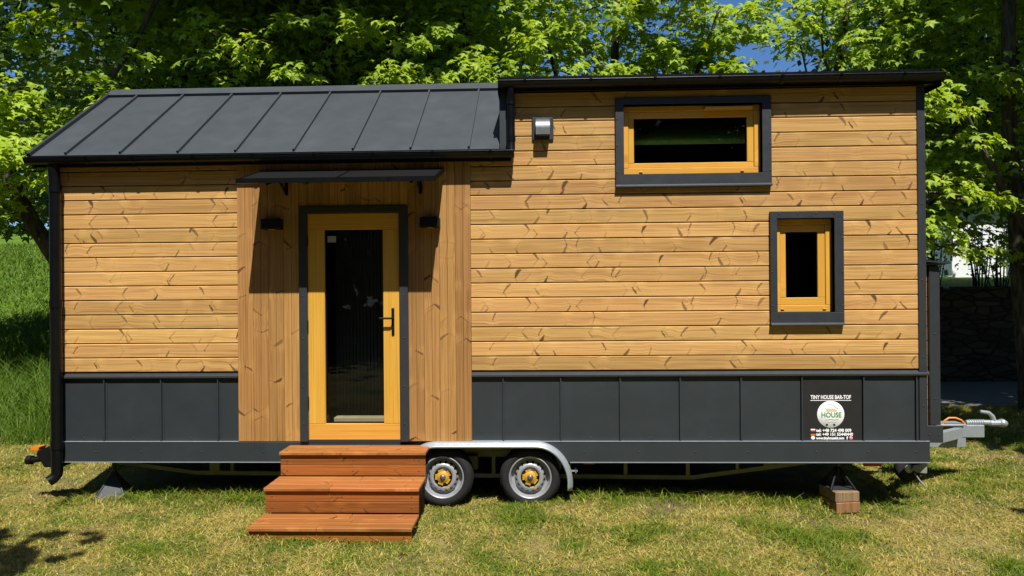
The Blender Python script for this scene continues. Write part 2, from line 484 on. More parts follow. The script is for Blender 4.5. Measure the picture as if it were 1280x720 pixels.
def vnoise(x, y, s, seed=0):
    """cheap smooth value noise"""
    g = np.random.default_rng(seed).random((64, 64))
    x = x * s; y = y * s; xi = np.floor(x).astype(int); yi = np.floor(y).astype(int); fx = x - xi; fy = y - yi
    fx = fx * fx * (3 - 2 * fx); fy = fy * fy * (3 - 2 * fy)
    G = lambda a, b: g[a % 64, b % 64]
    return (G(xi, yi) * (1 - fx) + G(xi + 1, yi) * fx) * (1 - fy) + (G(xi, yi + 1) * (1 - fx) + G(xi + 1, yi + 1) * fx) * fy

def lawn():
    n = 540000
    u = RNG.random(n)
    Z = 4.0 + (u ** 1.35) * 9.0                     # distance from the viewer's line, denser near
    y = Z - 6.66; x = (RNG.random(n) * 2 - 1) * (1.0 * Z + .3) - .1
    ok = ~((x > -4.5) & (x < 3.4) & (y > .55) & (y < 2.3)) & ~((x > -2.3) & (x < -1.06) & (y > -.98) & (y < .2))
    ok &= y < 5.2 + np.maximum(-x - 2, 0) * .12
    bare = vnoise(x, y, .95, 3) * .7 + vnoise(x, y, 2.6, 4) * .45
    ok &= RNG.random(n) > sstep(bare, .62, .84) * .62
    x, y = x[ok], y[ok]; n = len(x)
    lush = vnoise(x, y, 1.4, 5) * .6 + vnoise(x, y, 4.0, 6) * .5
    edge = np.exp(-((y - .12) / .22) ** 2) * ((x > -4.6) & (x < 3.4)) * ((x < -2.3) | (x > .35)) + .42 * np.exp(-((y + 1.05) / .05) ** 2) * ((x > -2.4) & (x < -.95)) + .5 * np.exp(-((x + 2.40) / .06) ** 2) * ((y > -1.05) & (y < .1))
    h = (.018 + .030 * RNG.random(n) + .085 * sstep(lush, .55, .9) * RNG.random(n) ** 1.5 + .12 * edge * RNG.random(n) ** 2)
    h = h * (1 + 1.4 * sstep(y, 2.4, 3.6))
    P = np.stack([x, y, height(x, y) - .004], -1)
    blades('grass', P, h, .0060 + .0045 * RNG.random(n) + .0012 * np.maximum(y, 0), h * (.5 + 1.3 * RNG.random(n)), M['lawn'], 2,
           'short mown lawn, part green and part straw dry, around the house on wheels', lush=sstep(lush, .5, .9) + edge * .6)
    n = 60000
    x = -5.5 - RNG.random(n) * 22; y = 9.2 + RNG.random(n) ** 1.3 * 20
    P = np.stack([x, y, height(x, y)], -1)
    h = (.05 + .12 * RNG.random(n)) * (.6 + .8 * vnoise(x, y, .7, 9)) * (1 + y * .03)
    blades('meadow_grass', P, h, .012 + .014 * RNG.random(n) + .0012 * y, h * (.4 + .8 * RNG.random(n)), M['meadow'], 2,
           'bright green grass of the meadow rising beyond the road at the left', 'meadow grass')
    # tall meadow grass on the bank at the left
    n = 26000
    x = -3.9 - RNG.random(n) * 9.5; y = 2.55 + RNG.random(n) ** 1.2 * (3.2 + .12 * (-x - 2))
    P = np.stack([x, y, height(x, y)], -1)
    h = (.26 + .5 * RNG.random(n)) * (.5 + .6 * sstep(y, 2.5, 3.4)) * (.7 + .5 * vnoise(x, y, 1.3, 8))
    blades('tall_grass', P, h, .008 + .007 * RNG.random(n), h * (.25 + .6 * RNG.random(n)), M['tall'], 4,
           'tall uncut green grass on the bank left of the house', 'tall grass')
lawn()

# ------------------------------------------------------------------ the house on wheels
house = tag(empty('tiny_house', (-.5, 1.2, 0)), 'wood clad tiny house on a twin axle trailer with dark metal roof and skirt', 'tiny house')
def P(mb, name, mat, parent=None):
    o = mb.build(name, mat); child_of(parent or house, o) if parent is None else None
    if parent is not None:
        o.parent = parent; o.matrix_parent_inverse = parent.matrix_world.inverted() if False else Matrix.Translation(-Vector(house.location))
        o.matrix_parent_inverse = Matrix()
    return o
# parts are children of the house, sub-parts children of a part whose own origin is the world origin
def part(mb, name, mat): return child_of(house, mb.build(name, mat))
def sub(mb, name, mat, par):
    o = mb.build(name, mat); o.parent = par; return o

XL, XR = -4.60, 3.56
DOOR = (-2.16, -1.30, .575, 2.74); W1 = (.80, 2.09, 3.01, 3.70); W2 = (2.20, 2.73, 1.73, 2.63)
PITCH = .1371; Z0 = 1.229

def cut(rects, hole):
    out = []
    for x0, x1, z0, z1 in rects:
        hx0, hx1, hz0, hz1 = hole
        if hx0 >= x1 or hx1 <= x0 or hz0 >= z1 or hz1 <= z0: out.append((x0, x1, z0, z1)); continue
        if hx0 > x0: out.append((x0, hx0, z0, z1))
        if hx1 < x1: out.append((hx1, x1, z0, z1))
        a, b = max(x0, hx0), min(x1, hx1)
        if hz0 > z0: out.append((a, b, z0, hz0))
        if hz1 < z1: out.append((a, b, hz1, z1))
    return out

# wall cores: front sheet with openings, ends, back, floor, ceiling (inside is a dark room)
wm = MB()
for r in cut(cut(cut([(XL + .03, XR - .03, .50, 3.80)], DOOR), W1), W2):
    for q in ([r] if r[1] <= -.25 or r[0] >= -.25 else [(r[0], -.25, r[2], r[3]), (-.25, r[1], r[2], r[3])]):
        top = min(q[3], 3.2) if q[1] <= -.25 else q[3]
        if top > q[2]: wm.box(q[0], q[1], .025, .14, q[2], top)
part(wm, 'wall', M['interior'])
wb = MB()
wb.box(XL + .03, XL + .13, .14, 2.36, .5, 3.2); wb.box(XR - .13, XR - .03, .14, 2.36, .5, 3.8)
wb.box(XL + .03, XR - .03, 2.36, 2.46, .5, 3.2); wb.box(-.25, XR - .03, 2.36, 2.46, 3.2, 3.8)
wb.prism([(.14, 3.2), (1.2, 3.97), (2.36, 3.2)], 'x', XL + .03, XL + .1)
part(wb, 'wall', M['interior'])
fl = MB(); fl.box(XL + .03, XR - .03, .10, 2.4, .46, .56); part(fl, 'floor', M['intfloor'])
# interior seen through the glass: slatted partition and a bench
ip = MB(); ip.box(-2.28, -1.4, 1.30, 1.34, .57, 3.1)
for k in range(22): ip.box(-2.26 + k * .046 * .85, -2.238 + k * .046 * .85, 1.28, 1.30, .57, 3.1)
part(ip, 'partition', M['intslat'])

# horizontal cladding, two fields
def plank_row(mb, x0, x1, z0, z1, holes, y=0.0):
    pr = random.random(); cx = x0
    rects = [(x0, x1, z0, z1)]
    for h in holes: rects = cut(rects, h)
    dy = random.uniform(-.0012, .0012)
    for r in rects:
        if r[3] - r[2] < .012 or r[1] - r[0] < .01: continue
        lo = r[2] + (.0075 if abs(r[2] - z0) < 1e-6 else 0); hi = r[3]
        b = len(mb.v)
        prof = [(y + dy + .025, lo), (y + dy + .004, lo), (y + dy, lo + .005), (y + dy, hi - .006), (y + dy + .006, hi), (y + dy + .025, hi)]
        vs = [(r[0], p[0], p[1]) for p in prof] + [(r[1], p[0], p[1]) for p in prof]
        at = [(v[0], (v[2] - z0) / (z1 - z0), pr) for v in vs]
        n = len(prof)
        mb.add(vs, [tuple(range(n)), tuple(range(2 * n - 1, n - 1, -1))] + [(i, (i + 1) % n, (i + 1) % n + n, i + n) for i in range(n)], at)
c1 = MB(); c2 = MB()
holes = [(W1[0], W1[1], W1[2], W1[3]), W2]
for k in range(19):
    z = Z0 + k * PITCH
    if z < 3.19: plank_row(c1, -4.57, -2.842, z, min(z + PITCH, 3.2), [])
    if z < 3.06:
        plank_row(c2, -.622, 3.487, z, z + PITCH, holes)
    else: plank_row(c2, -.235, 3.487, z, min(z + PITCH, 3.84), holes)
plank_row(c2, -.622, -.236, Z0 + 14 * PITCH, 3.2, [])
part(c1, 'cladding', M['clad']); part(c2, 'cladding', M['clad'])
# upright boards around the door
cv = MB(); nb = 30; w = (2.840 - .6225) / nb
for k in range(nb):
    x0 = -2.840 + k * w; x1 = x0 + w; pr = random.random() if k % 2 == 0 else pr
    for r in cut([(x0, x1, .580, 3.2)], DOOR):
        if r[1] - r[0] < .012: continue
        a, b = r[0] + (.0007 if r[0] == x0 else 0), r[1] - (.0007 if r[1] == x1 else 0)
        prof = [(a, .0), (a, -.016), (a + .0025, -.0185), (b - .0025, -.0185), (b, -.016), (b, .0)]
        vs = [(p[0], p[1], r[2]) for p in prof] + [(p[0], p[1], r[3]) for p in prof]
        at = [(v[2], (v[0] - x0 + w * (k % 2)) / (2 * w), pr) for v in vs]; n = 6
        cv.add(vs, [tuple(range(n)), tuple(range(2 * n - 1, n - 1, -1))] + [(i, (i + 1) % n, (i + 1) % n + n, i + n) for i in range(n)], at)
tag(part(cv, 'upright_cladding', M['vclad']))
# back sheet of the door field so no gap shows between the boards
# corner trims
t = MB(); t.box(3.487, XR, -.012, .10, .584, 3.84, .004); t.box(XR - .016, XR + .002, .102, .18, .584, 3.84)
for z in (.9, 1.35, 2.05, 2.75, 3.45): t.screw(3.522, -.012, z)
part(t, 'corner_trim', M['trim'])
t = MB(); t.box(XL - .02, -4.57, -.012, .10, .60, 3.2, .004); part(t, 'corner_trim', M['trim'])
# ledge trims above the skirt and the skirt sheets with their standing seams
def skirt(x0, x1, seams, trim_end):
    t = MB(); t.prism([(-.026, 1.180), (-.026, 1.196), (.02, 1.228), (.02, 1.180)], 'x', x0, trim_end); part(t, 'ledge_trim', M['trim'])
    s = MB(); s.box(x0, x1, .006, .024, .577, 1.180)
    for sx in seams:
        s.prism([(sx - .007, .577), (sx - .005, 1.180), (sx + .005, 1.180), (sx + .007, .577)], 'y', -.016, .006)
        s.box(sx + .007, sx + .022, .002, .006, .577, 1.180)
    e = [x0] + seams + [x1]
    for a, b in zip(e, e[1:]):
        if b - a > .2: s.screw((a + b) / 2, .006, .605)
    part(s, 'skirt_panel', M['panel'])
skirt(XL + .04, -2.842, [-4.143, -3.59, -3.04], -2.842)
skirt(-.622, 3.545, [-.330, .208, .759, 1.313, 1.871, 2.426, 2.985, 3.462], 3.575)

# lower band, cut out over the wheels
b = MB()
b.box(XL - .02, -1.30, -.020, .01, .386, .573, .003)
for x in (-4.22, -3.78, -3.2, -2.6): b.screw(x, -.020, .478)
part(b, 'sill_band', M['panel'])
R_ARC = .30
arc = [(.0 + .27 * math.cos(a), .30 + .25 * math.sin(a)) for a in np.linspace(math.pi / 2, .35, 10)]
b = MB(); b.prism([(0.0, .573)] + arc + [(arc[-1][0], .386), (3.572, .386), (3.572, .573)], 'y', -.020, .01)
for x in (.42, .93, 1.45, 1.93, 2.55, 3.02, 3.45): b.screw(x, -.020, .478)
part(b, 'sill_band', M['panel'])
b = MB(); b.box(XL - .02, -1.30, -.026, .012, .378, .3855); b.box(.29, 3.574, -.026, .012, .378, .3855)
b.box(XL - .02, -2.842, -.024, -.0, .5735, .578); b.box(-.622, 3.572, -.024, -.0, .5735, .578)
part(b, 'edge_strip', M['galv'])

# ---- roofs
EZ, EY, RZ, RY = 3.292, -.11, 4.235, 1.21
def on_roof(y, off=0.0):
    t = (y - EY) / (RY - EY); n = Vector((0, -(RZ - EZ), RY - EY)).normalized()
    return (y + n.y * off, EZ + t * (RZ - EZ) + n.z * off)
rl = MB()
pts = [on_roof(EY), on_roof(RY), on_roof(RY, -.05), on_roof(EY, -.05)]
rl.prism(pts, 'x', -4.77, -.345)
rl.prism([(2 * RY - p[0], p[1]) for p in pts], 'x', -4.77, -.345)
for sx in (-4.441, -3.917, -3.365, -2.817, -2.264, -1.707, -1.168, -.625):
    q0, q1 = EY + .01, RY - .06
    rl.prism([on_roof(q0), on_roof(q0, .026), on_roof(q1, .026), on_roof(q1)], 'x', sx - .009, sx + .009)
part(rl, 'roof', M['roof'])
rc = MB()
rc.prism([on_roof(RY - .085, .030), on_roof(RY - .085, .004), (RY, RZ + .012), (2 * RY - on_roof(RY - .085, .004)[0], on_roof(RY - .085, .004)[1]), (2 * RY - on_roof(RY - .085, .030)[0], on_roof(RY - .085, .030)[1]), (RY, RZ + .052)], 'x', -4.79, -.345)
part(rc, 'ridge_cap', M['roof'])
vg = MB()
for mir in (0, 1):
    q = [on_roof(EY - .01, .034), on_roof(RY, .034), on_roof(RY, -.13), on_roof(EY - .01, -.13)]
    if mir: q = [(2 * RY - p[0], p[1]) for p in q]
    vg.prism(q, 'x', -4.80, -4.765)
part(vg, 'verge_board', M['trim'])
# fascia and soffit under the left eave
f = MB(); f.box(-4.77, -.236, -.07, -.05, 3.19, 3.265); f.box(-4.77, -.236, -.05, .02, 3.201, 3.209); part(f, 'fascia', M['black'])
def gutter(x0, x1, y, z, r, brackets):
    g = MB(); n = 12
    out = [(y + r * math.cos(a), z + r * math.sin(a)) for a in np.linspace(math.pi, 2 * math.pi, n)]
    inn = [(y + (r - .006) * math.cos(a), z + (r - .006) * math.sin(a)) for a in np.linspace(2 * math.pi, math.pi, n)]
    g.prism(out + inn, 'x', x0, x1)
    g.tube([(x0, y - r + .002, z + .002), (x1, y - r + .002, z + .002)], .006, 8)
    for x in (x0, x1 - .006): g.prism(out, 'x', x, x + .006)
    o = part(g, 'gutter', M['black'])
    for x in brackets:
        k = MB(); bo = [(y + (r + .005) * math.cos(a), z + (r + .005) * math.sin(a)) for a in np.linspace(math.pi, 2 * math.pi, n)]
        bi = [(y + (r + .0005) * math.cos(a), z + (r + .0005) * math.sin(a)) for a in np.linspace(2 * math.pi, math.pi, n)]
        k.prism(bo + bi, 'x', x - .013, x + .013); k.box(x - .012, x + .012, y - r - .012, y - r + .004, z - .005, z + .012)
        sub(k, 'bracket', M['black'], o)
    return o
gutter(-4.80, -.205, -.125, 3.262, .057, [-4.2, -3.76, -3.18, -2.62, -2.05, -1.5, -.95, -.42])
gutter(-.345, 3.66, -.125, 3.90, .057, [-.10, .50, 1.08, 1.66, 2.22, 2.74, 3.3])
f = MB(); f.box(-.34, 3.65, -.07, -.05, 3.83, 3.93); f.box(-.34, 3.65, -.05, .03, 3.836, 3.846); part(f, 'fascia', M['black'])
fr = MB(); fr.prism([(-.10, 3.925), (-.10, 3.955), (2.6, 4.06), (2.6, 3.84), (2.4, 3.84), (.05, 3.84), (-.04, 3.90)], 'x', -.345, 3.65)
for x in (-.12, .43, .98, 1.53, 2.08, 2.63, 3.2): fr.prism([(-.095, 3.955), (-.095, 3.975), (2.55, 4.075), (2.55, 4.055)], 'x', x - .009, x + .009)
fr.box(-.352, -.346, -.11, 2.5, 3.80, 3.985); fr.box(3.651, 3.657, -.11, 2.6, 3.80, 3.985)
part(fr, 'flat_roof', M['black'])
# end wall of the tall half above the low roof
ew = MB(); ew.box(-.342, -.238, -.045, 2.46, 3.30, 3.83, .003); part(ew, 'parapet', M['panel'])
# downpipes
def elbow_path(p): return [Vector(q) for q in p]
d = MB(); d.tube([(-4.563, -.10, 3.23), (-4.563, -.085, 3.10), (-4.563, -.075, 3.0), (-4.563, -.075, .50), (-4.563, -.075, .30), (-4.566, -.078, .275), (-4.585, -.095, .245), (-4.615, -.12, .222)], .050, 18)
for z in (2.95, 1.86, .52): d.tube([(-4.563, -.075, z), (-4.563, -.075, z + .07)], .056, 18)
part(d, 'downpipe', M['black'])
d = MB(); d.tube([(-.232, -.125, 3.88), (-.232, -.115, 3.76), (-.232, -.10, 3.70), (-.232, -.10, 3.36), (-.232, -.115, 3.27)], .036, 16)
for z in (3.7, 3.36): d.tube([(-.232, -.10, z), (-.232, -.10, z + .05)], .041, 16)
part(d, 'downpipe', M['black'])

# ---- door canopy with two struts
cn = MB()
def can(y, off=0): return 3.140 + (2.968 - 3.140) * (-y / .58) + off
for x in (-2.600, -1.741, -.881): cn.prism([(0.0, can(0, .006)), (-.585, can(-.585, .006)), (-.585, can(-.585, -.034)), (0.0, can(0, -.034))], 'x', x, x + .015)
cn.box(-2.60, -.866, -.60, -.582, can(-.58, -.036), can(-.58, .006))
canopy = part(cn, 'canopy', M['black'])
sh = MB(); sh.prism([(-.002, can(0)), (-.58, can(-.58)), (-.58, can(-.58, -.012)), (-.002, can(0, -.012))], 'x', -2.585, -.881); sub(sh, 'sheet', M['smoked'], canopy)
for x in (-2.36, -1.09):
    k = MB(); k.box(x - .015, x + .015, -.034, -.021, 2.90, 3.10, .002)
    k.prism([(-.036, can(-.036, -.034)), (-.52, can(-.52, -.034)), (-.52, can(-.52, -.06)), (-.036, can(-.036, -.06))], 'x', x - .010, x + .010)
    k.prism([(-.036, 2.905), (-.036, 2.935), (-.22, can(-.22, -.05)), (-.25, can(-.25, -.05))], 'x', x - .007, x + .007)
    sub(k, 'bracket', M['blackmat'], canopy)
for x0 in (-2.572, -1.082):
    l = MB(); l.box(x0, x0 + .178, -.135, -.021, 2.575, 2.672, .008); o = part(l, 'wall_lamp', M['blackmat'])
    for zz in (2.573, 2.6725): g = MB(); g.cyl((x0 + .089, -.08, zz), 'z', .032, .002, 16); sub(g, 'lens', M['greyprint'], o)
# ---- vent cowl
v = MB(); v.box(-.040, .160, -.022, -.001, 3.385, 3.600, .006); vent = part(v, 'vent', M['trim'])
v = MB(); n = 12
pr_ = [(-.022, 3.585)] + [(-.022 - .095 * math.sin(a), 3.475 + .105 * math.cos(a)) for a in np.linspace(.1, math.pi / 2, n)] + [(-.117, 3.42), (-.022, 3.42)]
v.prism(pr_, 'x', -.005, .125); sub(v, 'cowl', M['steel'], vent)

# ---- joinery
def ring(mb, x0, x1, z0, z1, l, r, t, b, y0, y1, bev=.003, grain=True):
    """four members butted into a frame"""
    mb.box(x0, x0 + l, y0, y1, z0 + b, z1 - t, bev, 'z' if grain else None)
    mb.box(x1 - r, x1, y0, y1, z0 + b, z1 - t, bev, 'z' if grain else None)
    mb.box(x0, x1, y0 + .0004, y1, z1 - t, z1, bev, 'x' if grain else None)
    mb.box(x0, x1, y0 + .0004, y1, z0, z0 + b, bev, 'x' if grain else None)

def window(ox, casing, fr, sash_in, glass, right_wide=0.0):
    (cx0, cx1, cz0, cz1) = casing; (fx0, fx1, fz0, fz1) = fr
    c = MB()
    ring(c, cx0, cx1, cz0, cz1, fx0 - cx0, cx1 - fx1, cz1 - fz1, fz0 - cz0, -.030, .030, .003, False)
    # reveal lining and projecting sill
    ring(c, fx0 - .004, fx1 + .004, fz0 - .004, fz1 + .004, .004, .004, .004, .004, -.0285, .10, 0, False)
    c.prism([(-.050, cz0 + .004), (-.050, cz0 + .014), (-.031, cz0 + .03), (-.031, cz0 + .004)], 'x', cx0, cx1)
    for k in range(4):
        x = cx0 + (cx1 - cx0) * (k + .5) / 4; c.screw(x, -.030, cz1 - .022)
    for k in range(3):
        z = cz0 + (cz1 - cz0) * (k + .6) / 3.4
        for x in (cx0 + .014, cx1 - .014): c.screw(x, -.030, z)
    w = part(c, 'window', M['trim'])
    f = MB(); ring(f, fx0, fx1, fz0, fz1, .052, .052 + right_wide, .052, .066, .045, .11, .004); 
    for x in (fx0 + (fx1 - fx0) * .13, fx1 - (fx1 - fx0) * .13): f.box(x - .016, x + .016, .036, .045, fz0 + .022, fz0 + .034, .003)
    sub(f, 'frame', M['frame'], w)
    s = MB(); sx0, sx1, sz0, sz1 = fx0 + .052, fx1 - .052 - right_wide, fz0 + .066, fz1 - .052
    ring(s, sx0 + .001, sx1 - .001, sz0 + .001, sz1 - .001, glass[0] - sx0, sx1 - glass[1], sz1 - glass[3], glass[2] - sz0, .056, .112, .004)
    sub(s, 'sash', M['frame'], w)
    gk = MB(); ring(gk, *glass, .005, .005, .005, .005, .074, .11, 0, False); sub(gk, 'gasket', M['black'], w)
    g = MB(); g.box(glass[0] + .005, glass[1] - .005, .082, .086, glass[2] + .005, glass[3] - .005); sub(g, 'pane', M['glass'], w)
    return w
w1 = window(0, (.734, 2.164, 2.928, 3.762), (.811, 2.080, 3.055, 3.700), None, (.914, 1.966, 3.168, 3.590))
tv = MB(); tv.box(1.56, 2.0, -.027, .043, 3.648, 3.672, .004, 'x'); sub(tv, 'trickle_vent', M['frame'], w1)
w2 = window(0, (2.144, 2.811, 1.638, 2.694), (2.207, 2.726, 1.763, 2.628), None, (2.312, 2.606, 1.897, 2.510), .0)

# door
c = MB()
c.box(-2.242, -2.166, -.050, .03, .580, 2.726, .003); c.box(-1.294, -1.212, -.050, .03, .580, 2.726, .003); c.box(-2.242, -1.212, -.0505, .03, 2.726, 2.790, .003)
for z in (.75, 1.1, 1.55, 1.95, 2.4):
    for x in (-2.205, -1.252): c.screw(x, -.050, z)
c.box(-2.166, -1.294, -.02, .12, .566, .590)
door = part(c, 'door', M['trim'])
f = MB(); ring(f, -2.164, -1.296, .592, 2.724, .158, .155, .153, .152, -.022, .06, .004); leafo = sub(f, 'frame', M['frame'], door)
s = MB(); ring(s, -2.006, -1.441, .744, 2.571, .008, .008, .008, .008, .005, .05, 0, False); sub(s, 'gasket', M['black'], door)
g = MB(); g.box(-1.998, -1.449, .020, .024, .752, 2.563); sub(g, 'pane', M['glass'], door)
s = MB(); s.box(-1.975, -1.47, .14, .26, .60, .772, .004, 'x'); sub(s, 'threshold', M['paleboard'], door)
h = MB()
h.box(-1.372, -1.345, -.034, -.022, 1.575, 1.830, .005)
h.tube([(-1.358, -.03, 1.735), (-1.358, -.075, 1.735), (-1.372, -.083, 1.735), (-1.475, -.083, 1.735)], .010, 10)
sub(h, 'handle', M['blackmat'], door)
for z in (.90, 1.62, 2.42):
    k = MB(); k.tube([(-2.168, -.036, z), (-2.168, -.036, z + .10)], .011, 10); sub(k, 'hinge', M['blackmat'], door)
st = MB(); st.box(-1.985, -1.905, .0175, .0198, 2.455, 2.515); sk = sub(st, 'sticker', M['greyprint'], door)

# ---- sign on the skirt
sg = MB(); sg.box(2.432, 2.972, .0005, .0055, .580, 1.146); sign = part(sg, 'sign', M['signblack'])
YS = -.0002
sd = MB(); sd.lathe([(.0001, -.001), (.122, -.001), (.124, .001)], (2.690, .0, .820), 48); sub(sd, 'disc', M['white'], sign)
for body, x, z, size, wd, al in (('TINY HOUSE BAR-TOF', 2.508, .962, .050, .366, 'LEFT'),
                             ('tel: +48 724 498 009', 2.556, .660, .038, .320, 'LEFT'),
                             ('tel: +49 151 55440440', 2.556, .624, .038, .335, 'LEFT'),
                             ('www.tinyhousebt.com', 2.556, .591, .034, .255, 'LEFT')):
    lt = MB(); vs, fs = text_mb(body, x, z, size, YS - .0006, .0013, al, wd); lt.add(vs, fs); sub(lt, 'lettering', M['white'], sign)
lt = MB(); vs, fs = text_mb('f', 2.832, .591, .036, YS - .0006, .002); lt.add(vs, fs); sub(lt, 'lettering', M['white'], sign)
lt = MB(); lt.box(2.506, 2.876, YS - .001, YS + .0005, .946, .951)
sub(lt, 'underline', M['white'], sign)
lt = MB(); lt.lathe([(.0001, -.001), (.018, -.001), (.0185, .001)], (2.527, .0, .602), 20); sub(lt, 'icon', M['white'], sign)
fg = MB(); fg.box(2.507, 2.548, YS - .0012, YS, .6745, .6865); sub(fg, 'flag', M['white'], sign)
fg = MB(); fg.box(2.507, 2.548, YS - .0012, YS, .6620, .6740); sub(fg, 'flag', M['red'], sign)
fg = MB(); fg.box(2.507, 2.548, YS - .0012, YS, .6345, .6425); sub(fg, 'flag', M['red'], sign)
fg = MB(); fg.box(2.507, 2.548, YS - .0012, YS, .6255, .6340); sub(fg, 'flag', M['gold'], sign)
fg = MB(); fg.lathe([(.0001, -.001), (.0165, -.001), (.017, .001)], (2.872, .0, .602), 16); sub(fg, 'icon', M['pink'], sign)
lg = MB()
vs, fs = text_mb('HOUSE', 2.602, .795, .064, -.0024, .0016, 'LEFT', .182); lg.add(vs, fs); sub(lg, 'logo_word', M['green'], sign)
lg = MB(); lg.prism([(2.648, .846), (2.648, .875), (2.738, .868), (2.752, .846)], 'y', -.0020, -.0014)
sub(lg, 'logo_house', M['tan'], sign)
lg = MB()
def stroke(pts, w): lg.tube([(p[0], -.002, p[1]) for p in pts], w, 6)
stroke([(2.632, .868), (2.668, .912), (2.700, .912), (2.756, .872)], .0022); sub(lg, 'logo_roof_line', M['greyprint'], sign); lg = MB(); stroke([(2.64, .77), (2.69, .776), (2.72, .770), (2.755, .778)], .0024)
stroke([(2.66, .748), (2.74, .752), (2.756, .765)], .0016)
sub(lg, 'logo_line', M['greyprint'], sign)
for x in (2.653, 2.720): lg = MB(); lg.lathe([(.0001, -.002), (.011, -.002), (.0112, 0)], (x, -.0006, .725), 14); sub(lg, 'logo_dot', M['signblack'], sign)

# ---- undercarriage
ch = MB()
for yb in (.40, 1.95):
    ch.box(-4.45, 3.45, yb, yb + .06, .335, .50)                       # main rails
    path = [(-4.41, .300), (-3.46, .172), (1.50, .130), (2.55, .272), (2.9, .33)]
    for a, b2 in zip(path, path[1:]):
        ch.prism([(a[0], a[1] - .020), (b2[0], b2[1] - .020), (b2[0], b2[1] + .020), (a[0], a[1] + .020)], 'y', yb, yb + .045)
    for x, wd in ((-3.27, .10), (-3.09, .03), (-1.95, .035), (-.451, .035), (-1.2, .035), (.30, .035), (.854, .035), (1.464, .035), (1.947, .03), (2.25, .10)):
        zl = np.interp(x, [p[0] for p in path], [p[1] for p in path])
        ch.box(x - wd / 2, x + wd / 2, yb + .003, yb + .04, zl + .015, .34)
for x in (-4.3, -3, -1.8, .5, 1.5, 2.6, 3.3): ch.box(x - .03, x + .03, .46, 1.95, .36, .46)
part(ch, 'chassis', M['chassis'])
ax = MB()
for x in (-.901, -.083): ax.tube([(x, .14, .238), (x, 2.26, .238)], .04, 14); ax.box(x - .07, x + .3, .34, .40, .22, .36, .01)
part(ax, 'axle', M['chassis'])
def wheel(x, yf, back=False):
    sgn = -1 if back else 1
    z = .242; R = .280; wdt = .165
    T = MB()
    prof = [(.188, .030), (.192, .008), (.205, -.002), (.232, -.008), (.256, .0), (.270, .014), (R, .034), (R, wdt - .03), (.268, wdt - .01), (.24, wdt), (.19, wdt - .01)]
    prof = [(r, sgn * y) for r, y in prof]
    T.lathe(prof, (x, yf, z), 64)
    for k in range(64):                                               # tread blocks
        a = 2 * math.pi * k / 64
        ca, sa = math.cos(a), math.sin(a); tx, tz = -sa, ca
        q = []
        for rr in (R - .004, R + .004):
            for tt in (-.008, .008):
                for yy in (.034, wdt - .03): q.append((x + rr * ca + tt * tx, yf + sgn * yy, z + rr * sa + tt * tz))
        T.add(q, [(0, 1, 3, 2), (4, 6, 7, 5), (0, 4, 5, 1), (2, 3, 7, 6), (0, 2, 6, 4), (1, 5, 7, 3)])
    w = part(T, 'wheel', M['tyre'])
    r = MB()
    r.lathe([(rr, sgn * y_) for rr, y_ in [(.196, .006), (.200, .0), (.195, -.004), (.187, .000), (.183, .012), (.176, .050), (.168, .075), (.152, .078), (.140, .060), (.126, .030), (.118, .022), (.098, .020), (.090, .026), (.080, .030), (.02, .030)]], (x, yf, z), 64)
    sub(r, 'rim', M['wheelwhite'], w)
    d = MB()
    for k in range(16):
        a = 2 * math.pi * (k + .5) / 16
        q = [(x + rr * math.cos(a + da), z + rr * math.sin(a + da)) for rr, da in ((.126, -.05), (.126, .05), (.136, .085), (.148, .085), (.148, -.085), (.136, -.085))]
        y0_ = [yf + sgn * (.030 + (rr - .126) * 2.2 - .004) for rr in (.126, .126, .136, .148, .148, .136)]
        d.add([(p[0], yy, p[1]) for p, yy in zip(q, y0_)], [(0, 1, 2, 3, 4, 5)])
    d.lathe([(.0001, -.003), (.086, -.003), (.087, .003)], (x, yf + sgn * .024, z), 32)
    sub(d, 'vent_hole', M['blackmat'], w)
    h = MB()
    h.lathe([(.0001, -.016), (.055, -.015), (.060, -.008), (.062, .006)], (x, yf + sgn * .020, z), 32)
    for k in range(5):
        a = 2 * math.pi * k / 5 + .6
        q = [(x + rr * math.cos(a + da), z + rr * math.sin(a + da)) for rr, da in ((.054, -.42), (.076, -.34), (.076, .34), (.054, .42))]
        h.prism(q, 'y', yf + .006, yf + .020)
    sub(h, 'hub', M['hubyellow'], w)
    h = MB(); h.lathe([(.0001, -.036), (.018, -.034), (.026, -.026), (.031, -.016)], (x, yf + sgn * .024, z), 24); sub(h, 'hub_nut', M['steel'], w)
    h = MB(); q = [(x + rr * math.cos(a), z + rr * math.sin(a)) for rr, a in ((.096, -1.25), (.118, -1.28), (.118, -1.02), (.096, -.98))]
    h.prism(q, 'y', yf + .018, yf + .0265); sub(h, 'rim_sticker', M['hubyellow'], w)
    return w
wheel(-.083, -.035); wheel(-.901, -.035); wheel(-.083, 2.42, True); wheel(-.901, 2.42, True)
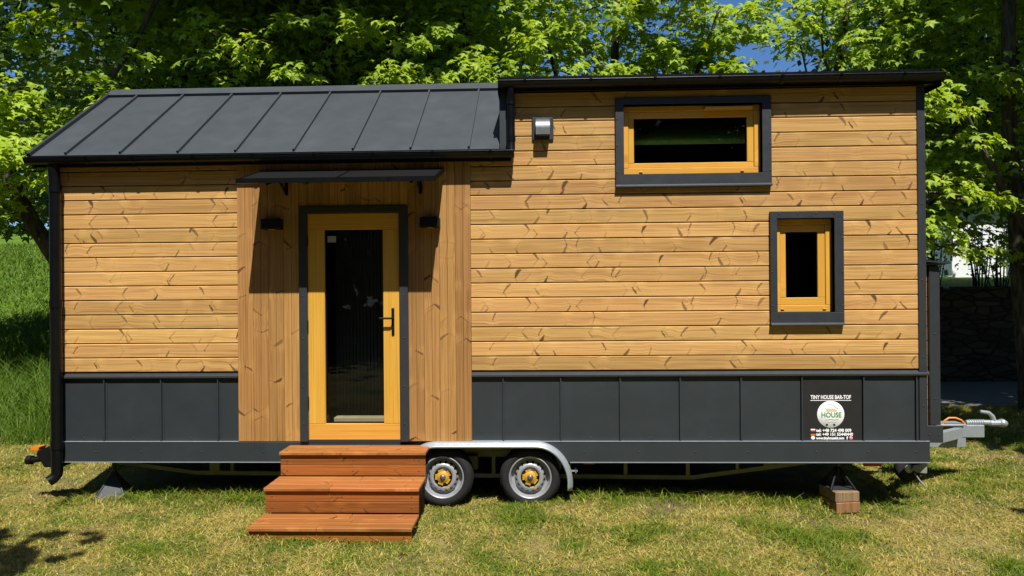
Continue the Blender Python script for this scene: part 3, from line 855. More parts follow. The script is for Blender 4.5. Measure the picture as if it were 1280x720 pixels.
# galvanised twin mudguard: a curved strip with rolled outer lips
fd = MB()
def arc_pts(off):
    cx, cz, ax_, az = -.03, .20, .335, .376
    R_ = [(cx + (ax_ + off) * math.cos(a), cz + (az + off) * math.sin(a)) for a in np.linspace(-.18, math.pi / 2, 18)]
    L_ = [(-.954 - (p[0] - cx), p[1]) for p in R_[::-1]]
    return R_ + L_
sect = [(-.100, -.046), (-.108, -.036), (-.104, -.026), (-.092, -.020), (-.080, -.006), (-.062, .008), (-.044, .008), (-.026, .001), (-.008, .005), (.05, .007), (.11, .004), (.135, -.004), (.155, .004), (.175, .004), (.188, -.012)]
paths = [arc_pts(o) for _, o in sect]
n = len(paths[0]); k = len(sect); vs = []
for i in range(n):
    for (yy, _), pth in zip(sect, paths): vs.append((pth[i][0], yy, pth[i][1]))
fd.add(vs, [(i * k + j, i * k + j + 1, (i + 1) * k + j + 1, (i + 1) * k + j) for i in range(n - 1) for j in range(k - 1)], None, True)
fo = part(fd, 'mudguard', M['galv'])
sm = fo.modifiers.new('thick', 'SOLIDIFY'); sm.thickness = .003
k = MB(); k.box(.27, .36, .02, .05, .285, .300); k.box(.34, .348, .02, .05, .27, .315); part(k, 'mudguard_stay', M['galv'])
k = MB(); k.box(.42, .53, .10, .13, .335, .372, .004); part(k, 'side_marker', M['orange'])
k = MB(); k.box(3.0, 3.16, .02, .05, .335, .372, .004); part(k, 'side_marker', M['redlens'])

# tail light at the left end
tl = MB(); tl.prism([(-4.62, .31), (-4.78, .31), (-4.86, .43), (-4.85, .47), (-4.62, .56)], 'y', .06, .22)
o = part(tl, 'tail_light', M['blackmat'])
k = MB(); k.prism([(-4.845, .475), (-4.92, .475), (-4.92, .503), (-4.83, .507)], 'y', .06, .16); sub(k, 'orange_reflector', M['orange'], o)
k = MB(); k.tube([(-4.78, .13, .39), (-4.95, .13, .365)], .03, 12); k.tube([(-4.95, .13, .365), (-5.0, .13, .365)], .045, 12); sub(k, 'bump_stop', M['blackmat'], o)

# storage box on the drawbar end
sb = MB()
for kk in range(11):
    z = .66 + kk * .137
    if z + .137 < 2.19:
        sb.box(3.577, 3.631, .112, .125, z + .006, z + .137, .002, 'x'); sb.box(3.712, 3.722, .14, 1.1, z + .006, z + .137, .002, 'y')
sbx = part(sb, 'storage_box', M['clad'])
k = MB(); k.box(3.575, 3.710, .127, 1.1, .60, 2.18); sub(k, 'carcass', M['interior'], sbx)
k = MB(); k.box(3.633, 3.728, .080, .110, .705, 2.18, .003); k.box(3.724, 3.730, .112, .18, .705, 2.18); k.box(3.577, 3.738, .06, .079, .545, .702, .003); k.box(3.577, 3.735, .081, .12, .56, .60)
for z in (.95, 1.55): k.screw(3.68, .080, z)
for x in (3.615, 3.70): k.screw(x, .060, .62)
sub(k, 'corner_trim', M['trim'], sbx)
k = MB(); k.prism([(3.566, 2.235), (3.566, 2.222), (3.80, 2.198), (3.80, 2.213)], 'y', .03, 1.15); k.box(3.577, 3.725, .10, 1.1, 2.182, 2.197); sub(k, 'lid', M['trim'], sbx)

# drawbar
db = MB()
db.box(3.5, 4.53, 1.06, 1.14, .28, .40, .004); db.box(3.9, 4.72, 1.055, 1.145, .385, .515, .004); db.box(3.9, 4.5, 1.0, 1.2, .516, .535, .003)
for s_ in (-1, 1): db.prism([(3.45, 1.1 + s_ * .75), (3.45, 1.1 + s_ * .85), (4.45, 1.1 + s_ * .12), (4.45, 1.1 + s_ * .04)], 'z', .40, .50)
db.box(4.30, 4.42, 1.048, 1.0545, .40, .47)
dbo = part(db, 'drawbar', M['galv'])
k = MB(); k.tube([(4.55, 1.1, .535), (4.80, 1.1, .535)], .028, 14); k.box(4.78, 4.95, 1.06, 1.14, .50, .56, .02); k.lathe([(.0001, -.05), (.035, -.045), (.045, 0), (.035, .045), (.0001, .05)], (4.93, 1.1, .53), 16)
k.tube([(4.84, 1.1, .56), (4.83, 1.1, .60), (4.79, 1.1, .64), (4.70, 1.1, .655)], [.028, .024, .02, .016], 10)
for i in range(7): k.tube([(4.58 + i * .024, 1.1, .535), (4.59 + i * .024, 1.1, .535)], .036, 12)
sub(k, 'coupling', M['galv'], dbo)
k = MB(); k.tube([(4.27, 1.03, .53), (4.285, 1.02, .57), (4.33, 1.02, .60), (4.40, 1.02, .60), (4.46, 1.02, .575), (4.50, 1.03, .535)], .010, 8); sub(k, 'cable', M['cable'], dbo)
# jockey wheel
jw = MB(); jw.lathe([(.05, -.035), (.11, -.04), (.132, -.025), (.138, 0), (.132, .025), (.11, .04), (.05, .035)], (3.84, .90, .10), 32)
jwo = part(jw, 'jockey_wheel', M['tyre'])
k = MB(); k.lathe([(.0001, -.03), (.03, -.032), (.052, -.028), (.055, .028), (.0001, .03)], (3.84, .90, .10), 20); sub(k, 'rim', M['wheelwhite'], jwo)
k = MB(); k.prism([(3.85, .10), (3.87, .14), (4.0, .16), (4.0, .06), (3.90, .07)], 'y', .84, .856); k.box(3.975, 4.015, .86, .90, .06, .40); k.tube([(3.88, .85, .06), (3.93, .83, -.02), (3.97, .80, -.07)], .008, 8); sub(k, 'fork', M['chassis'], jwo)

# ------------------------------------------------------------------ steps
steps = tag(empty('wooden_steps', (-1.68, -.5, 0)), 'reddish brown stained wooden steps of three treads leading up to the glass door', 'steps')
tops = (.545, .325, .105); fronts = (-.31, -.68, -1.035); backs = (-.025, -.31, -.68)
SX0, SX1 = -2.338, -1.020
for zt, yf, yb in zip(tops, fronts, backs):
    t = MB(); nb = 3; wd = (yb - yf) / nb
    for i in range(nb):
        y0 = yf - .010 + i * (wd + .003)
        pr = random.random()
        xm = SX0 + random.uniform(.35, .65) * (SX1 - SX0) if i == 1 else (SX0 + SX1) / 2 + .1 * (i - 1)
        for xa, xb in ((SX0 - .006, xm - .0008), (xm + .0008, SX1 + .006)):
            t.box(xa, xb, y0, min(y0 + wd, yb + .002), zt - .030, zt + random.uniform(-.0008, .0008), .004, 'x', random.random())
    child_of(steps, t.build('tread', M['tread']))
    z1 = zt - .032; 
    zb = {.545: .327, .325: .107, .105: -.06}[zt]
    hs = [(zb, zb + .092), (zb + .096, z1 - .004)] if zt > .2 else [(zb, zb + .045), (zb + .049, z1 - .004)]
    t = MB()
    for a, b2 in hs:
        t.box(SX0, SX1, yf + .016, yf + .038, a, b2, .003, 'x')
        for x in (SX0 + .06, (SX0 + SX1) / 2, SX1 - .06): t.screw(x, yf + .016, (a + b2) / 2, .006)
    child_of(steps, t.build('riser', M['step']))
for x in (SX0 + .05, (SX0 + SX1) / 2 - .02, SX1 - .09):
    s = MB(); s.prism([(-.03, -.05), (-.03, .512), (-.29, .512), (-.29, .292), (-.655, .292), (-.655, .072), (-1.00, .072), (-1.00, -.05)], 'x', x, x + .04)
    child_of(steps, s.build('stringer', M['stepdark']))

# ------------------------------------------------------------------ stands and blocks under the corners
def timber(x, y, z0, z1, rot, mat, label):
    b = MB(); b.box(-.115, .115, -.15, .15, 0, z1 - z0, .006, 'y'); o = b.build('timber_block', mat)
    o.location = (x, y, z0); o.rotation_euler = (0, 0, rad(rot)); return tag(o, label, 'timber block')
timber(2.80, .10, -.075, .022, 9, M['blockred'], 'brown timber block lying on the grass, lower of the two under the right stand')
timber(2.80, .105, .024, .118, 7, M['block'], 'pale weathered timber block on top of the brown one, carrying the right stand')
def stand(x, y, z0, z1, r, hh, label, plates):
    o = tag(empty('jack_stand', (x, y, z0)), label, 'jack stand', None)
    p = MB(); p.tube([(x, y, z0 + hh * .75), (x, y, z1)], .018, 10); p.box(x - .05, x + .05, y - .05, y + .05, z1 - .012, z1); child_of(o, p.build('post', M['trim']))
    l = MB()
    for k in range(4):
        a = math.pi / 4 + k * math.pi / 2 + (.25 if plates else 0)
        e = (x + r * math.cos(a), y + r * math.sin(a), z0)
        if plates:
            a2 = a + math.pi / 2
            e2 = (x + r * math.cos(a2), y + r * math.sin(a2), z0)
            m_ = ((e[0] + e2[0]) / 2 * .8 + x * .2, (e[1] + e2[1]) / 2 * .8 + y * .2, z0)
            l.add([(x, y, z0 + hh), e, e2], [(0, 1, 2)])
        l.tube([e, (x, y, z0 + hh)], .010 if plates else .013, 8)
    child_of(o, l.build('leg', M['trim'] if plates else M['blackmat']))
    b = MB(); b.box(x - r * .72, x + r * .72, y - r * .72, y + r * .72, z0 - .004, z0 + .006); child_of(o, b.build('foot', M['trim']))
stand(-4.19, .22, float(height(-4.19, .22)) + .01, .37, .20, .26, 'dark pyramid shaped jack stand standing in the grass under the left end', True)
stand(2.80, .12, .120, .37, .16, .20, 'slim four legged jack stand standing on the timber blocks under the right end', False)

# ------------------------------------------------------------------ trees
LEAF = np.array([(0, 0), (.30, -.02), (.45, .12), (.27, .30), (.60, .58), (.20, .60), (0, 1.05), (-.20, .60), (-.60, .58), (-.27, .30), (-.45, .12), (0, .36)])
LZ = np.array([0, -.02, -.10, .01, -.16, .01, -.18, .01, -.16, .01, -.10, .04])
LF = np.array([(11, i, (i + 1) % 11) for i in range(11)])
KITE = np.array([(0, 0), (.42, .45), (0, 1.0), (-.42, .45)]); KZ = np.array([0, -.08, -.12, -.08]); KF = np.array([(0, 1, 2), (0, 2, 3)])

def norm(a): return a / np.maximum(np.linalg.norm(a, axis=-1, keepdims=True), 1e-9)
class Leaves:
    def __init__(s): s.c = []; s.n = []; s.d = []; s.s = []; s.r = []
    def put(s, c, n, d, size, r=None):
        s.c.append(c); s.n.append(norm(n)); s.d.append(d); s.s.append(size); s.r.append(RNG.random(len(c)) if r is None else r)
    def build(s, name, mat, parent, kite=False):
        c, n, d, sz, r = (np.concatenate(q) for q in (s.c, s.n, s.d, s.s, s.r))
        d = norm(d - n * (d * n).sum(-1, keepdims=True)); u = np.cross(d, n)
        S, SZ, F = (KITE, KZ, KF) if kite else (LEAF, LZ, LF)
        k = len(S)
        curl = .6 + .9 * RNG.random(len(c))
        Vv = c[:, None] + sz[:, None, None] * (u[:, None] * S[None, :, :1] + d[:, None] * S[None, :, 1:] + n[:, None] * (SZ[None, :, None] * curl[:, None, None]))
        Fv = (np.arange(len(c)) * k)[:, None, None] + F[None]
        return np_mesh(name, Vv.reshape(-1, 3), Fv.reshape(-1, 3), mat, {'pr': np.repeat(r, k)}, parent)

def spray(L, twigs, tip, out, length, width, n, size, droop=.25, tone=None):
    """one leafy branch end: a drooping fan of leaves reaching to tip along out"""
    tip = np.array(tip, float); out = norm(np.array(out, float)[None])[0]
    side = norm(np.cross(out, (0, 0, 1.0))[None])[0]; up = np.cross(side, out)
    layers = RNG.integers(0, 3, n)
    t = RNG.random(n) ** .8
    w = width * (.25 + .75 * np.sin(np.clip(t * 1.15 + .1, 0, 1) * math.pi) ** .7)
    l = (RNG.random(n) * 2 - 1) * w * .5
    z = -droop * length * t ** 2 + (layers - 1) * .13 * length * (1 - .4 * t) + RNG.normal(0, .035, n) - .18 * np.abs(l) 
    base = tip - out * length
    c = base + out * (t * length)[:, None] + side * l[:, None] + np.array([0, 0, 1.0]) * z[:, None]
    nn = np.array([0, 0, .80]) + out * .55 + side * (l / width * .5)[:, None] + RNG.normal(0, .30, (n, 3))
    dd = out * (.5 + t)[:, None] + side * (l / width * 2.2)[:, None] + RNG.normal(0, .35, (n, 3)) - np.array([0, 0, .35])
    r = None if tone is None else np.clip(tone + RNG.normal(0, .16, n), 0, 1)  # sprays meant as sunlit get lighter leaf colour, shaded ones darker
    L.put(c, nn, dd, size * (.58 + .74 * RNG.random(n)), r)
    if twigs is not None:
        b0 = base - out * .3
        twigs.tube([tuple(b0), tuple(base + np.array([0, 0, .0])), tuple(base + out * length * .55 + np.array([0, 0, -droop * length * .3])), tuple(tip + np.array([0, 0, -droop * length]))], [.014, .010, .006, .002], 5, False)

def fill(L, box, n, size, clump=.5, dens=None, lean=(0, -.4, .8)):
    """clumped leaves through a volume; box = x0,x1,y0,y1,z0,z1"""
    x0, x1, y0, y1, z0, z1 = box
    k = max(4, int(n / 55))
    cc = np.stack([x0 + RNG.random(k) * (x1 - x0), y0 + RNG.random(k) * (y1 - y0), z0 + RNG.random(k) * (z1 - z0)], -1)
    if dens is not None: cc = cc[RNG.random(k) < dens(cc)]
    if not len(cc): return
    i = RNG.integers(0, len(cc), n)
    off = RNG.normal(0, 1, (n, 3)) * np.array([clump, clump, clump * .38])
    c = cc[i] + off
    nn = np.array(lean) + RNG.normal(0, .42, (n, 3)) + off * .3
    dd = off * np.array([1, 1, .2]) + RNG.normal(0, .25, (n, 3)) + np.array([0, -.1, -.15])
    L.put(c, nn, dd, size * (.6 + .7 * RNG.random(n)))

def limb(mb, pts, r0, r1, seg=9, wob=.0):
    pts = [Vector(p) for p in pts]; out = []
    n = 4 * (len(pts) - 1) + 1
    for i in range(n):
        t = i / (n - 1) * (len(pts) - 1); k = min(int(t), len(pts) - 2); f = t - k
        p0, p1, p2, p3 = pts[max(k - 1, 0)], pts[k], pts[k + 1], pts[min(k + 2, len(pts) - 1)]
        q = .5 * ((2 * p1) + (p2 - p0) * f + (2 * p0 - 5 * p1 + 4 * p2 - p3) * f * f + (3 * p1 - p0 - 3 * p2 + p3) * f ** 3)
        out.append(q + Vector((random.uniform(-wob, wob), random.uniform(-wob, wob), 0)))
    mb.tube(out, [r0 + (r1 - r0) * (i / (n - 1)) ** .8 for i in range(n)], seg)

def tree(base, label, limbs, sprays, fills, mat='maple', leaf=.132, high=(), lean=None):
    """trunk and limbs, leafy branch ends (x, y, z, dirx, length, count) and inner foliage"""
    x, y = base; z = float(height(x, y)) - .05
    o = tag(empty('maple_tree' if mat == 'maple' else 'woodland_tree', (x, y, z)), label, 'tree', 'trees behind the house')
    tb = MB()
    for pts, r0, r1 in limbs: limb(tb, pts, r0, r1, 10, .015)
    L = Leaves(); tw = MB()
    for (sx, sy, sz, dx, ln, n, tone) in sprays:
        spray(L, tb, (sx, sy, sz), (dx, -1.0, -.12), ln, ln * .95, n, leaf, .22, tone)
    for f in fills: fill(L, *f)
    child_of(o, tb.build('trunk', M['bark']))
    cr = L.build('crown', M[mat], None); child_of(o, cr)
    if high:
        H = Leaves()
        for f in high: fill(H, *f)
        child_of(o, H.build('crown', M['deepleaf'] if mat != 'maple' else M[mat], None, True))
    return o

def rs(n, x, y, z, ln=(.55, .95), cnt=(26, 60), tone=(.3, .9), skip=None):
    """random branch ends inside x, y, z ranges"""
    out = []
    for _ in range(n):
        p = (random.uniform(*x), random.uniform(*y), random.uniform(*z))
        if skip and skip(p): continue
        l = random.uniform(*ln)
        out.append((*p, random.uniform(-.9, .9), l, int(random.uniform(*cnt) * (l / .75) ** 2), random.uniform(*tone)))
    return out
exec_trees = True
def build_trees():
    # A: maple at the left, its stem leaning left past the house corner
    tree((-6.75, 4.6), 'broad maple with a dark stem leaning left, leftmost behind the low roof end',
         [([(-6.75, 4.6, .3), (-7.2, 4.55, 1.5), (-7.7, 4.5, 2.5), (-8.4, 4.4, 3.85), (-8.8, 4.4, 5.5), (-8.9, 4.5, 7.5)], .17, .08),
          ([(-7.75, 4.4, 3.2), (-7.2, 4.3, 4.6), (-6.3, 4.2, 5.8), (-5.6, 4.3, 7.2)], .08, .03),
          ([(-7.6, 4.5, 2.3), (-7.6, 4.3, 3.4), (-7.2, 4.2, 4.6)], .06, .02)],
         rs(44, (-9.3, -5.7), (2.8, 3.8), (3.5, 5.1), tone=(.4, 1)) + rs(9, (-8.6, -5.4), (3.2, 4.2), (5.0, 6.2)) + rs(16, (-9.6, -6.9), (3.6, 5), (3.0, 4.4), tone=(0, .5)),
         [((-12.0, -6.0, 4.5, 6.8, 3.4, 6.9), 5600, .15, .5)],
         high=[((-10.5, -4.6, 3.1, 12, 8.0, 11.5), 10000, .32, .75)])
    # B: dark maples behind the low roof
    tree((-3.9, 6.0), 'dark maple behind the middle of the low metal roof with a few sunlit branch ends',
         [([(-3.9, 6.0, .3), (-4.0, 6.0, 2.5), (-3.7, 5.9, 5.0), (-3.9, 6.0, 9)], .2, .08),
          ([(-3.8, 6.0, 3.2), (-4.7, 5.6, 4.8), (-5.6, 5.3, 6.6)], .09, .03), ([(-3.8, 5.9, 4.2), (-2.8, 5.5, 5.5), (-2.0, 5.3, 7)], .08, .03)],
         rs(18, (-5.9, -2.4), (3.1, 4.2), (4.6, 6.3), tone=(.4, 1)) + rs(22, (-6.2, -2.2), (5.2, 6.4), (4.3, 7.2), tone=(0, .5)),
         [((-6.3, -2.0, 5.6, 7.6, 3.8, 7.6), 6500, .14, .5)],
         high=[((-6.6, -1.6, 2.8, 12, 7.9, 11.5), 11000, .32, .8)])
    tree((-1.5, 6.4), 'dark maple behind the step between the low roof and the tall half',
         [([(-1.5, 6.4, .3), (-1.5, 6.4, 3.2), (-1.25, 6.3, 5.2), (-1.3, 6.4, 9)], .17, .07),
          ([(-1.5, 6.4, 3.6), (-2.4, 6.0, 4.9), (-3.2, 5.8, 6.4)], .07, .025), ([(-1.4, 6.4, 4.3), (-.6, 6.0, 5.6), (.2, 5.8, 7)], .07, .025)],
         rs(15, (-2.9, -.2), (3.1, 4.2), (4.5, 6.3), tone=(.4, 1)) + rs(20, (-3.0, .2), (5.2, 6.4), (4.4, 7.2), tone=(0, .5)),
         [((-3.0, .2, 5.8, 7.8, 4.0, 7.6), 3600, .14, .5)],
         high=[((-3.2, -.6, 3.0, 12, 7.9, 11.5), 7000, .32, .75)])
    # C: bright maple right of centre
    tree((1.5, 5.2), 'bright sunlit maple above the left part of the tall flat roof',
         [([(1.5, 5.2, .1), (1.55, 5.2, 2.8), (1.3, 5.1, 5.0), (1.4, 5.1, 7.6)], .15, .05),
          ([(1.5, 5.2, 3.2), (2.3, 4.8, 4.8), (2.9, 4.6, 6.4)], .07, .02), ([(1.5, 5.2, 3.0), (.6, 4.8, 4.6), (.1, 4.6, 6.2)], .07, .02)],
         rs(95, (-.3, 3.1), (3.6, 5.0), (4.1, 7.2), tone=(.45, 1)) + rs(34, (1.5, 3.7), (3.8, 5.4), (4.9, 7.0), tone=(.4, 1)),
         [((-.3, 3.1, 5.0, 6.4, 4.0, 7.6), 2400, .125, .5)])
    # D: airy maple further right, sky between its branches
    tree((5.4, 6.2), 'airy maple with visible dark branches and sky showing through, above the right roof end',
         [([(5.4, 6.2, .1), (5.5, 6.2, 3.4), (5.3, 6.2, 5.4), (5.6, 6.1, 7.4)], .13, .04),
          ([(5.4, 6.2, 4.2), (4.9, 6.0, 5.2), (4.6, 5.9, 6.2)], .04, .012), ([(5.4, 6.2, 4.4), (6.3, 6.0, 5.6), (6.9, 5.9, 7.2)], .06, .015),
          ([(5.4, 6.2, 5.2), (5.0, 6.0, 6.4), (5.3, 6.0, 7.7)], .03, .01)],
         rs(46, (3.9, 6.9), (4.6, 6.0), (4.3, 7.3), tone=(.35, .95)) + rs(16, (4.3, 6.6), (5.6, 6.8), (4.6, 7.4), tone=(.1, .6)),
         [])
    # E: dark maple at the right edge with sprays toned lighter as lit, hanging by the house corner
    tree((7.55, 4.9), 'dark maple at the right edge, its grey trunk straight with a leaning forked limb',
         [([(7.75, 4.9, 0), (7.62, 4.9, 2.6), (7.5, 4.9, 5.0), (7.55, 4.9, 9)], .135, .09),
          ([(9.7, 4.9, -.1), (8.8, 4.8, 1.1), (7.9, 4.6, 2.35), (7.05, 4.4, 3.5), (6.6, 4.2, 4.2), (6.2, 4.1, 4.8)], .15, .012), ([(7.45, 4.9, 3.2), (8.2, 4.6, 4.6), (8.8, 4.5, 6.4)], .08, .03)],
         [(5.7, 3.4, 4.75, .7, .8, 60, .9), (6.15, 3.3, 4.55, .8, .8, 60, .9), (6.35, 3.3, 4.1, .7, .6, 36, .8), (5.45, 3.5, 4.95, -.2, .7, 40, .9), (5.9, 3.6, 4.95, .4, .7, 45, .8),
          (6.0, 3.3, 3.45, .3, .7, 48, .95), (6.45, 3.3, 3.25, .7, .6, 36, .9), (5.5, 3.5, 2.95, -.3, .7, 48, .9), (5.85, 3.4, 2.85, .2, .7, 45, .95), (6.1, 3.4, 2.5, .5, .5, 30, .8), (5.35, 3.6, 2.6, -.4, .5, 26, .7)]
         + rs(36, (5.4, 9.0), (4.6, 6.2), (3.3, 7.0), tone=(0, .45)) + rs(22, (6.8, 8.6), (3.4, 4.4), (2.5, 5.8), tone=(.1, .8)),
         [((5.6, 9.6, 5.2, 7.2, 2.7, 7.6), 6000, .14, .5)],
         high=[((7.3, 12.5, 2.6, 9.5, 7.9, 10.8), 8000, .30, .65), ((8.0, 13.0, .4, 3.2, 7.6, 10.2), 2600, .26, .6)])
    # darker wood behind the road
    k = 0
    names = ['tall dark tree beyond the road, standing far up the meadow', 'dark tree beyond the road behind the leaning maple', 'dark tree beyond the road behind the left roof slope',
             'dark tree beyond the road behind the middle of the low roof', 'dark tree beyond the road behind the roof step', 'dark tree beyond the wall at the far right behind the grey trunk',
             'dark tree beyond the wall left of the white house']
    for (x, y, w, z0, z1, n) in ((-18, 30, 5, 7.0, 17, 3600), (-10.0, 13.5, 3.0, 4.3, 11, 4600), (-7.3, 13, 2.6, 2.4, 11, 4600), (-4.0, 12.4, 2.6, 2.4, 11, 4600), (-1.3, 12.8, 1.9, 2.4, 11, 2800), (14.2, 12.2, 3.2, 5.4, 9.0, 3600), (9.9, 12.5, 2.2, 4.2, 11, 3600)):
        z = float(height(x, y))
        o = tag(empty('woodland_tree', (x, y, z)), names[k], 'tree', 'dark trees beyond the road'); k += 1
        tb = MB()
        limb(tb, [(x, y, z - .1), (x + .2, y, z + 3), (x - .1, y, z + 6), (x, y, z1 - .5)], .22, .06, 9, .02)
        for q in range(5):
            a = random.uniform(-1, 1); zz = random.uniform(z + 2.5, z + 6)
            limb(tb, [(x, y, zz), (x + a * w * .5, y - .5, zz + 1.2), (x + a * w * .9, y - .8, zz + 2.2)], .08, .02, 7, .02)
        child_of(o, tb.build('trunk', M['bark']))
        L = Leaves(); fill(L, (x - w, x + w, y - 2.2, y + 2.2, max(z0, z + .8), z1), int(n * 2.4), .21, .62)
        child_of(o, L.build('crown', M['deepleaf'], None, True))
build_trees()

def side_things():
    # a tree standing to the right of the view: its crown shades the road side of the lawn
    x, y = 10.2, -.8; z = float(height(x, y))
    o = tag(empty('maple_tree', (x, y, z)), 'spreading tree on the lawn to the right of the house', 'tree')
    tb = MB(); limb(tb, [(x, y, z - .1), (x - .1, y, z + 2.5), (x - .6, y - .1, z + 4.5), (x - 1.6, y - .2, z + 6.6)], .2, .07); limb(tb, [(x - .4, y, z + 4), (x - 2.2, y - .2, z + 5.8), (x - 3.4, y - .2, z + 6.6)], .1, .03); limb(tb, [(x - .3, y, z + 3.6), (x - 1.6, y - 2.2, z + 5.3), (x - 3.4, y - 3.3, z + 6.05), (x - 4.9, y - 3.35, z + 6.1)], .08, .02)
    child_of(o, tb.build('trunk', M['bark']))
    L = Leaves(); fill(L, (6.4, 13, -1.1, .6, 6.3, 7.6), 3000, .26, .4); fill(L, (9.5, 16, -3.0, 3.0, 6.2, 9.5), 3600, .32, .6); fill(L, (5.15, 8.5, -4.25, -4.0, 5.95, 6.15), 1500, .22, .13)
    child_of(o, L.build('crown', M['deepleaf'], None, True))
    # unseen tree added left of the viewer, its crown shaped to shade the lawn corner
    x, y = -7.6, -7.2; z = float(height(x, y))
    o = tag(empty('maple_tree', (x, y, z)), 'unseen leafy tree added left of the viewer to shade the lawn corner', 'tree')
    tb = MB(); limb(tb, [(x, y, z - .1), (x + .1, y, z + 2.5), (x + .3, y + .2, z + 4.6), (x + .2, y + .2, z + 8)], .19, .06); limb(tb, [(x + .2, y, z + 3.6), (x + 1.8, y + .7, z + 5.2), (x + 3.4, y + 1.4, z + 6.2)], .09, .02)
    child_of(o, tb.build('trunk', M['bark']))
    L = Leaves(); fill(L, (-8.0, -3.55, -8.0, -5.35, 5.9, 6.6), 26000, .24, .30); fill(L, (-9.5, -5.2, -9.5, -6.6, 6.4, 9.4), 3600, .28, .6)
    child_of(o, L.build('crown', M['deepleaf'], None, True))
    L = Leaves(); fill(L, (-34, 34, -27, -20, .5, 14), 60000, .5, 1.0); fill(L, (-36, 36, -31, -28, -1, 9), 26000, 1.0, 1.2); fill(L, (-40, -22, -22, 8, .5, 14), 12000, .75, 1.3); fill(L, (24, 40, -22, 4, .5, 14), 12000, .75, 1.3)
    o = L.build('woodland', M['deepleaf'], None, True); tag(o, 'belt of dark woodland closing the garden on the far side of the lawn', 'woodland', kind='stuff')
side_things()
def far_wood():
    L = Leaves(); fill(L, (-62, -8, 47, 54, 4.5, 30), 16000, 1.1, 1.6); fill(L, (27, 60, 40, 48, 3, 26), 9000, 1.1, 1.6)
    o = L.build('woodland', M['deepleaf'], None, True); tag(o, 'dark woodland closing the top of the bright meadow', 'woodland', kind='stuff')
far_wood()

# ------------------------------------------------------------------ far right: wall, house, shrubs
w = MB(); w.box(2.5, 26, 8.30, 8.75, .0 - .2, 1.88)
for i in range(60):
    x = 2.5 + i * .39; w.box(x, x + .375, 8.26, 8.80, 1.882, 1.95 + random.uniform(-.02, .03), .015)
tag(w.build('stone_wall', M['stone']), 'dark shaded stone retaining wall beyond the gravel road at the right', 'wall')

fh = tag(empty('white_house', (15.5, 19, 2.4)), 'white rendered house with grey green windows half hidden behind shrubs at the far right', 'house')
a = MB(); a.box(11.3, 21, 18.6, 24, 1.6, 4.75); child_of(fh, a.build('wall', M['render']))
a = MB(); a.prism([(18.2, 4.76), (21.3, 6.6), (24.4, 4.76)], 'x', 11.0, 21.4); child_of(fh, a.build('roof', M['tile']))
for x0, x1 in ((11.55, 12.15), (13.35, 14.35), (16.2, 17.4)):
    a = MB(); a.box(x0 - .06, x1 + .06, 18.54, 18.598, 2.3, 4.42, .01); f_ = child_of(fh, a.build('window', M['render']))
    a = MB(); a.box(x0, x1, 18.52, 18.538, 2.36, 4.36); sub(a, 'pane', M['tealglass'], f_)
    f_.matrix_parent_inverse = Matrix.Translation(-Vector(fh.location))
a = MB(); a.box(12.45, 13.05, 18.5, 18.59, 1.9, 4.2, .01); child_of(fh, a.build('shutter', M['rust']))

slab = ['loose leggy shrub on the wall top just right of the storage box', 'loose leggy shrub on the wall top before the rust brown shutter', 'loose leggy shrub on the wall top before the wide house window',
        'loose leggy shrub on the wall top under the leaning limb', 'loose leggy shrub on the wall top at the picture edge']
for i, x in enumerate((8.4, 9.0, 9.75, 10.5, 11.3)):
    y = 9.4 + (i % 2) * .5; z = float(height(x, y))
    o = tag(empty('shrub', (x, y, z)), slab[i], 'shrub', 'shrubs on the wall top')
    st = MB(); L = Leaves()
    for k in range(9):
        a = random.uniform(-.45, .45); b_ = random.uniform(-.3, .3); h_ = random.uniform(1.0, 1.9)
        st.tube([(x + a * .3, y, z - .05), (x + a * .7, y + b_ * .5, z + h_ * .5), (x + a, y + b_, z + h_)], [.018, .012, .005], 6)
        n = 26; t = RNG.random(n) ** .7
        c = np.stack([x + a * t + RNG.normal(0, .13, n), y + b_ * t + RNG.normal(0, .13, n), z + h_ * (.25 + .8 * t)], -1)
        L.put(c, RNG.normal(0, .5, (n, 3)) + np.array([0, -.4, .7]), RNG.normal(0, 1, (n, 3)), .075 * (.6 + .7 * RNG.random(n)))
    child_of(o, st.build('stem', M['bark'])); child_of(o, L.build('foliage', M['shrubleaf'], None, True))

# ------------------------------------------------------------------ light, sky, camera
to_sun = Vector((.131, -.58, .955)).normalized()
el = math.asin(to_sun.z); az = math.atan2(to_sun.x, to_sun.y)
sun = bpy.data.lights.new('sun', 'SUN'); sun.energy = 5.0; sun.angle = rad(.5); sun.color = (1.0, .955, .87)
so = bpy.data.objects.new('sun', sun); COL.objects.link(so)
so.rotation_euler = to_sun.to_track_quat('Z', 'Y').to_euler(); so.location = (4, -12, 18)
wd = bpy.data.worlds.new('World'); SC.world = wd; wd.use_nodes = True
nt = wd.node_tree; nt.nodes.clear()
sky = nt.nodes.new('ShaderNodeTexSky'); sky.sky_type = 'NISHITA'; sky.sun_disc = False
sky.sun_elevation = el; sky.sun_rotation = az; sky.altitude = 300; sky.air_density = 1.0; sky.dust_density = .4; sky.ozone_density = 1.2
bg = nt.nodes.new('ShaderNodeBackground'); bg.inputs[1].default_value = .05
ou = nt.nodes.new('ShaderNodeOutputWorld')
tint = nt.nodes.new('ShaderNodeMix'); tint.data_type = 'RGBA'; tint.blend_type = 'MULTIPLY'; tint.inputs[0].default_value = 1
tint.inputs[7].default_value = (.75, 1.12, 1.55, 1)
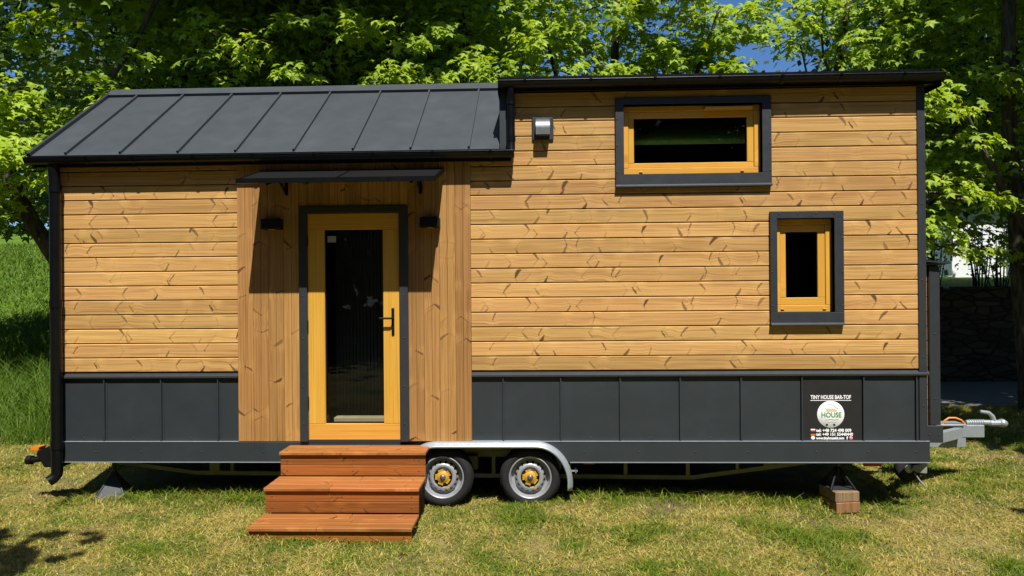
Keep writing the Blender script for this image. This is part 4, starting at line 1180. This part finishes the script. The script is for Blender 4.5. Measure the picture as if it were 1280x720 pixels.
tcw = nt.nodes.new('ShaderNodeTexCoord'); mpw = nt.nodes.new('ShaderNodeMapping'); mpw.inputs['Scale'].default_value = (2.2, 2.2, 7); mpw.inputs['Location'].default_value = (.35, 0, .2)
cn_ = nt.nodes.new('ShaderNodeTexNoise'); cn_.inputs['Scale'].default_value = 1.6; cn_.inputs['Detail'].default_value = 6; cn_.inputs['Distortion'].default_value = .4
mr_ = nt.nodes.new('ShaderNodeMapRange'); mr_.interpolation_type = 'SMOOTHSTEP'; mr_.inputs[1].default_value = .60; mr_.inputs[2].default_value = .80; mr_.inputs[4].default_value = .8
cl_ = nt.nodes.new('ShaderNodeMix'); cl_.data_type = 'RGBA'; cl_.inputs[7].default_value = (11, 10.5, 10, 1)
nt.links.new(tcw.outputs['Generated'], mpw.inputs[0]); nt.links.new(mpw.outputs[0], cn_.inputs['Vector']); nt.links.new(cn_.outputs[0], mr_.inputs[0]); nt.links.new(mr_.outputs[0], cl_.inputs[0])
nt.links.new(sky.outputs[0], tint.inputs[6]); nt.links.new(tint.outputs[2], cl_.inputs[6]); nt.links.new(cl_.outputs[2], bg.inputs[0]); nt.links.new(bg.outputs[0], ou.inputs[0])

cam = bpy.data.cameras.new('camera'); cam.sensor_width = 36; cam.lens = 889.6 / 1280 * 36; cam.clip_start = .05; cam.clip_end = 600
co = bpy.data.objects.new('camera', cam); COL.objects.link(co)
r = Vector((.99932176, .03591216, -.0081448)); u = Vector((.00818545, -.00098496, .99996601)); f = Vector((-.0359029, .99935447, .00127825))
m = Matrix(((r.x, u.x, -f.x, 0), (r.y, u.y, -f.y, -6.66), (r.z, u.z, -f.z, 2.0), (0, 0, 0, 1)))
co.matrix_world = m; SC.camera = co
SC.view_settings.view_transform = 'Standard'; SC.view_settings.look = 'None'; SC.view_settings.exposure = .60; SC.view_settings.gamma = 1
SC.view_settings.use_curve_mapping = False
SC.cycles.use_denoising = True
SC.cycles.max_bounces = 8; SC.cycles.transparent_max_bounces = 12
SC.render.resolution_x = 1024; SC.render.resolution_y = 576
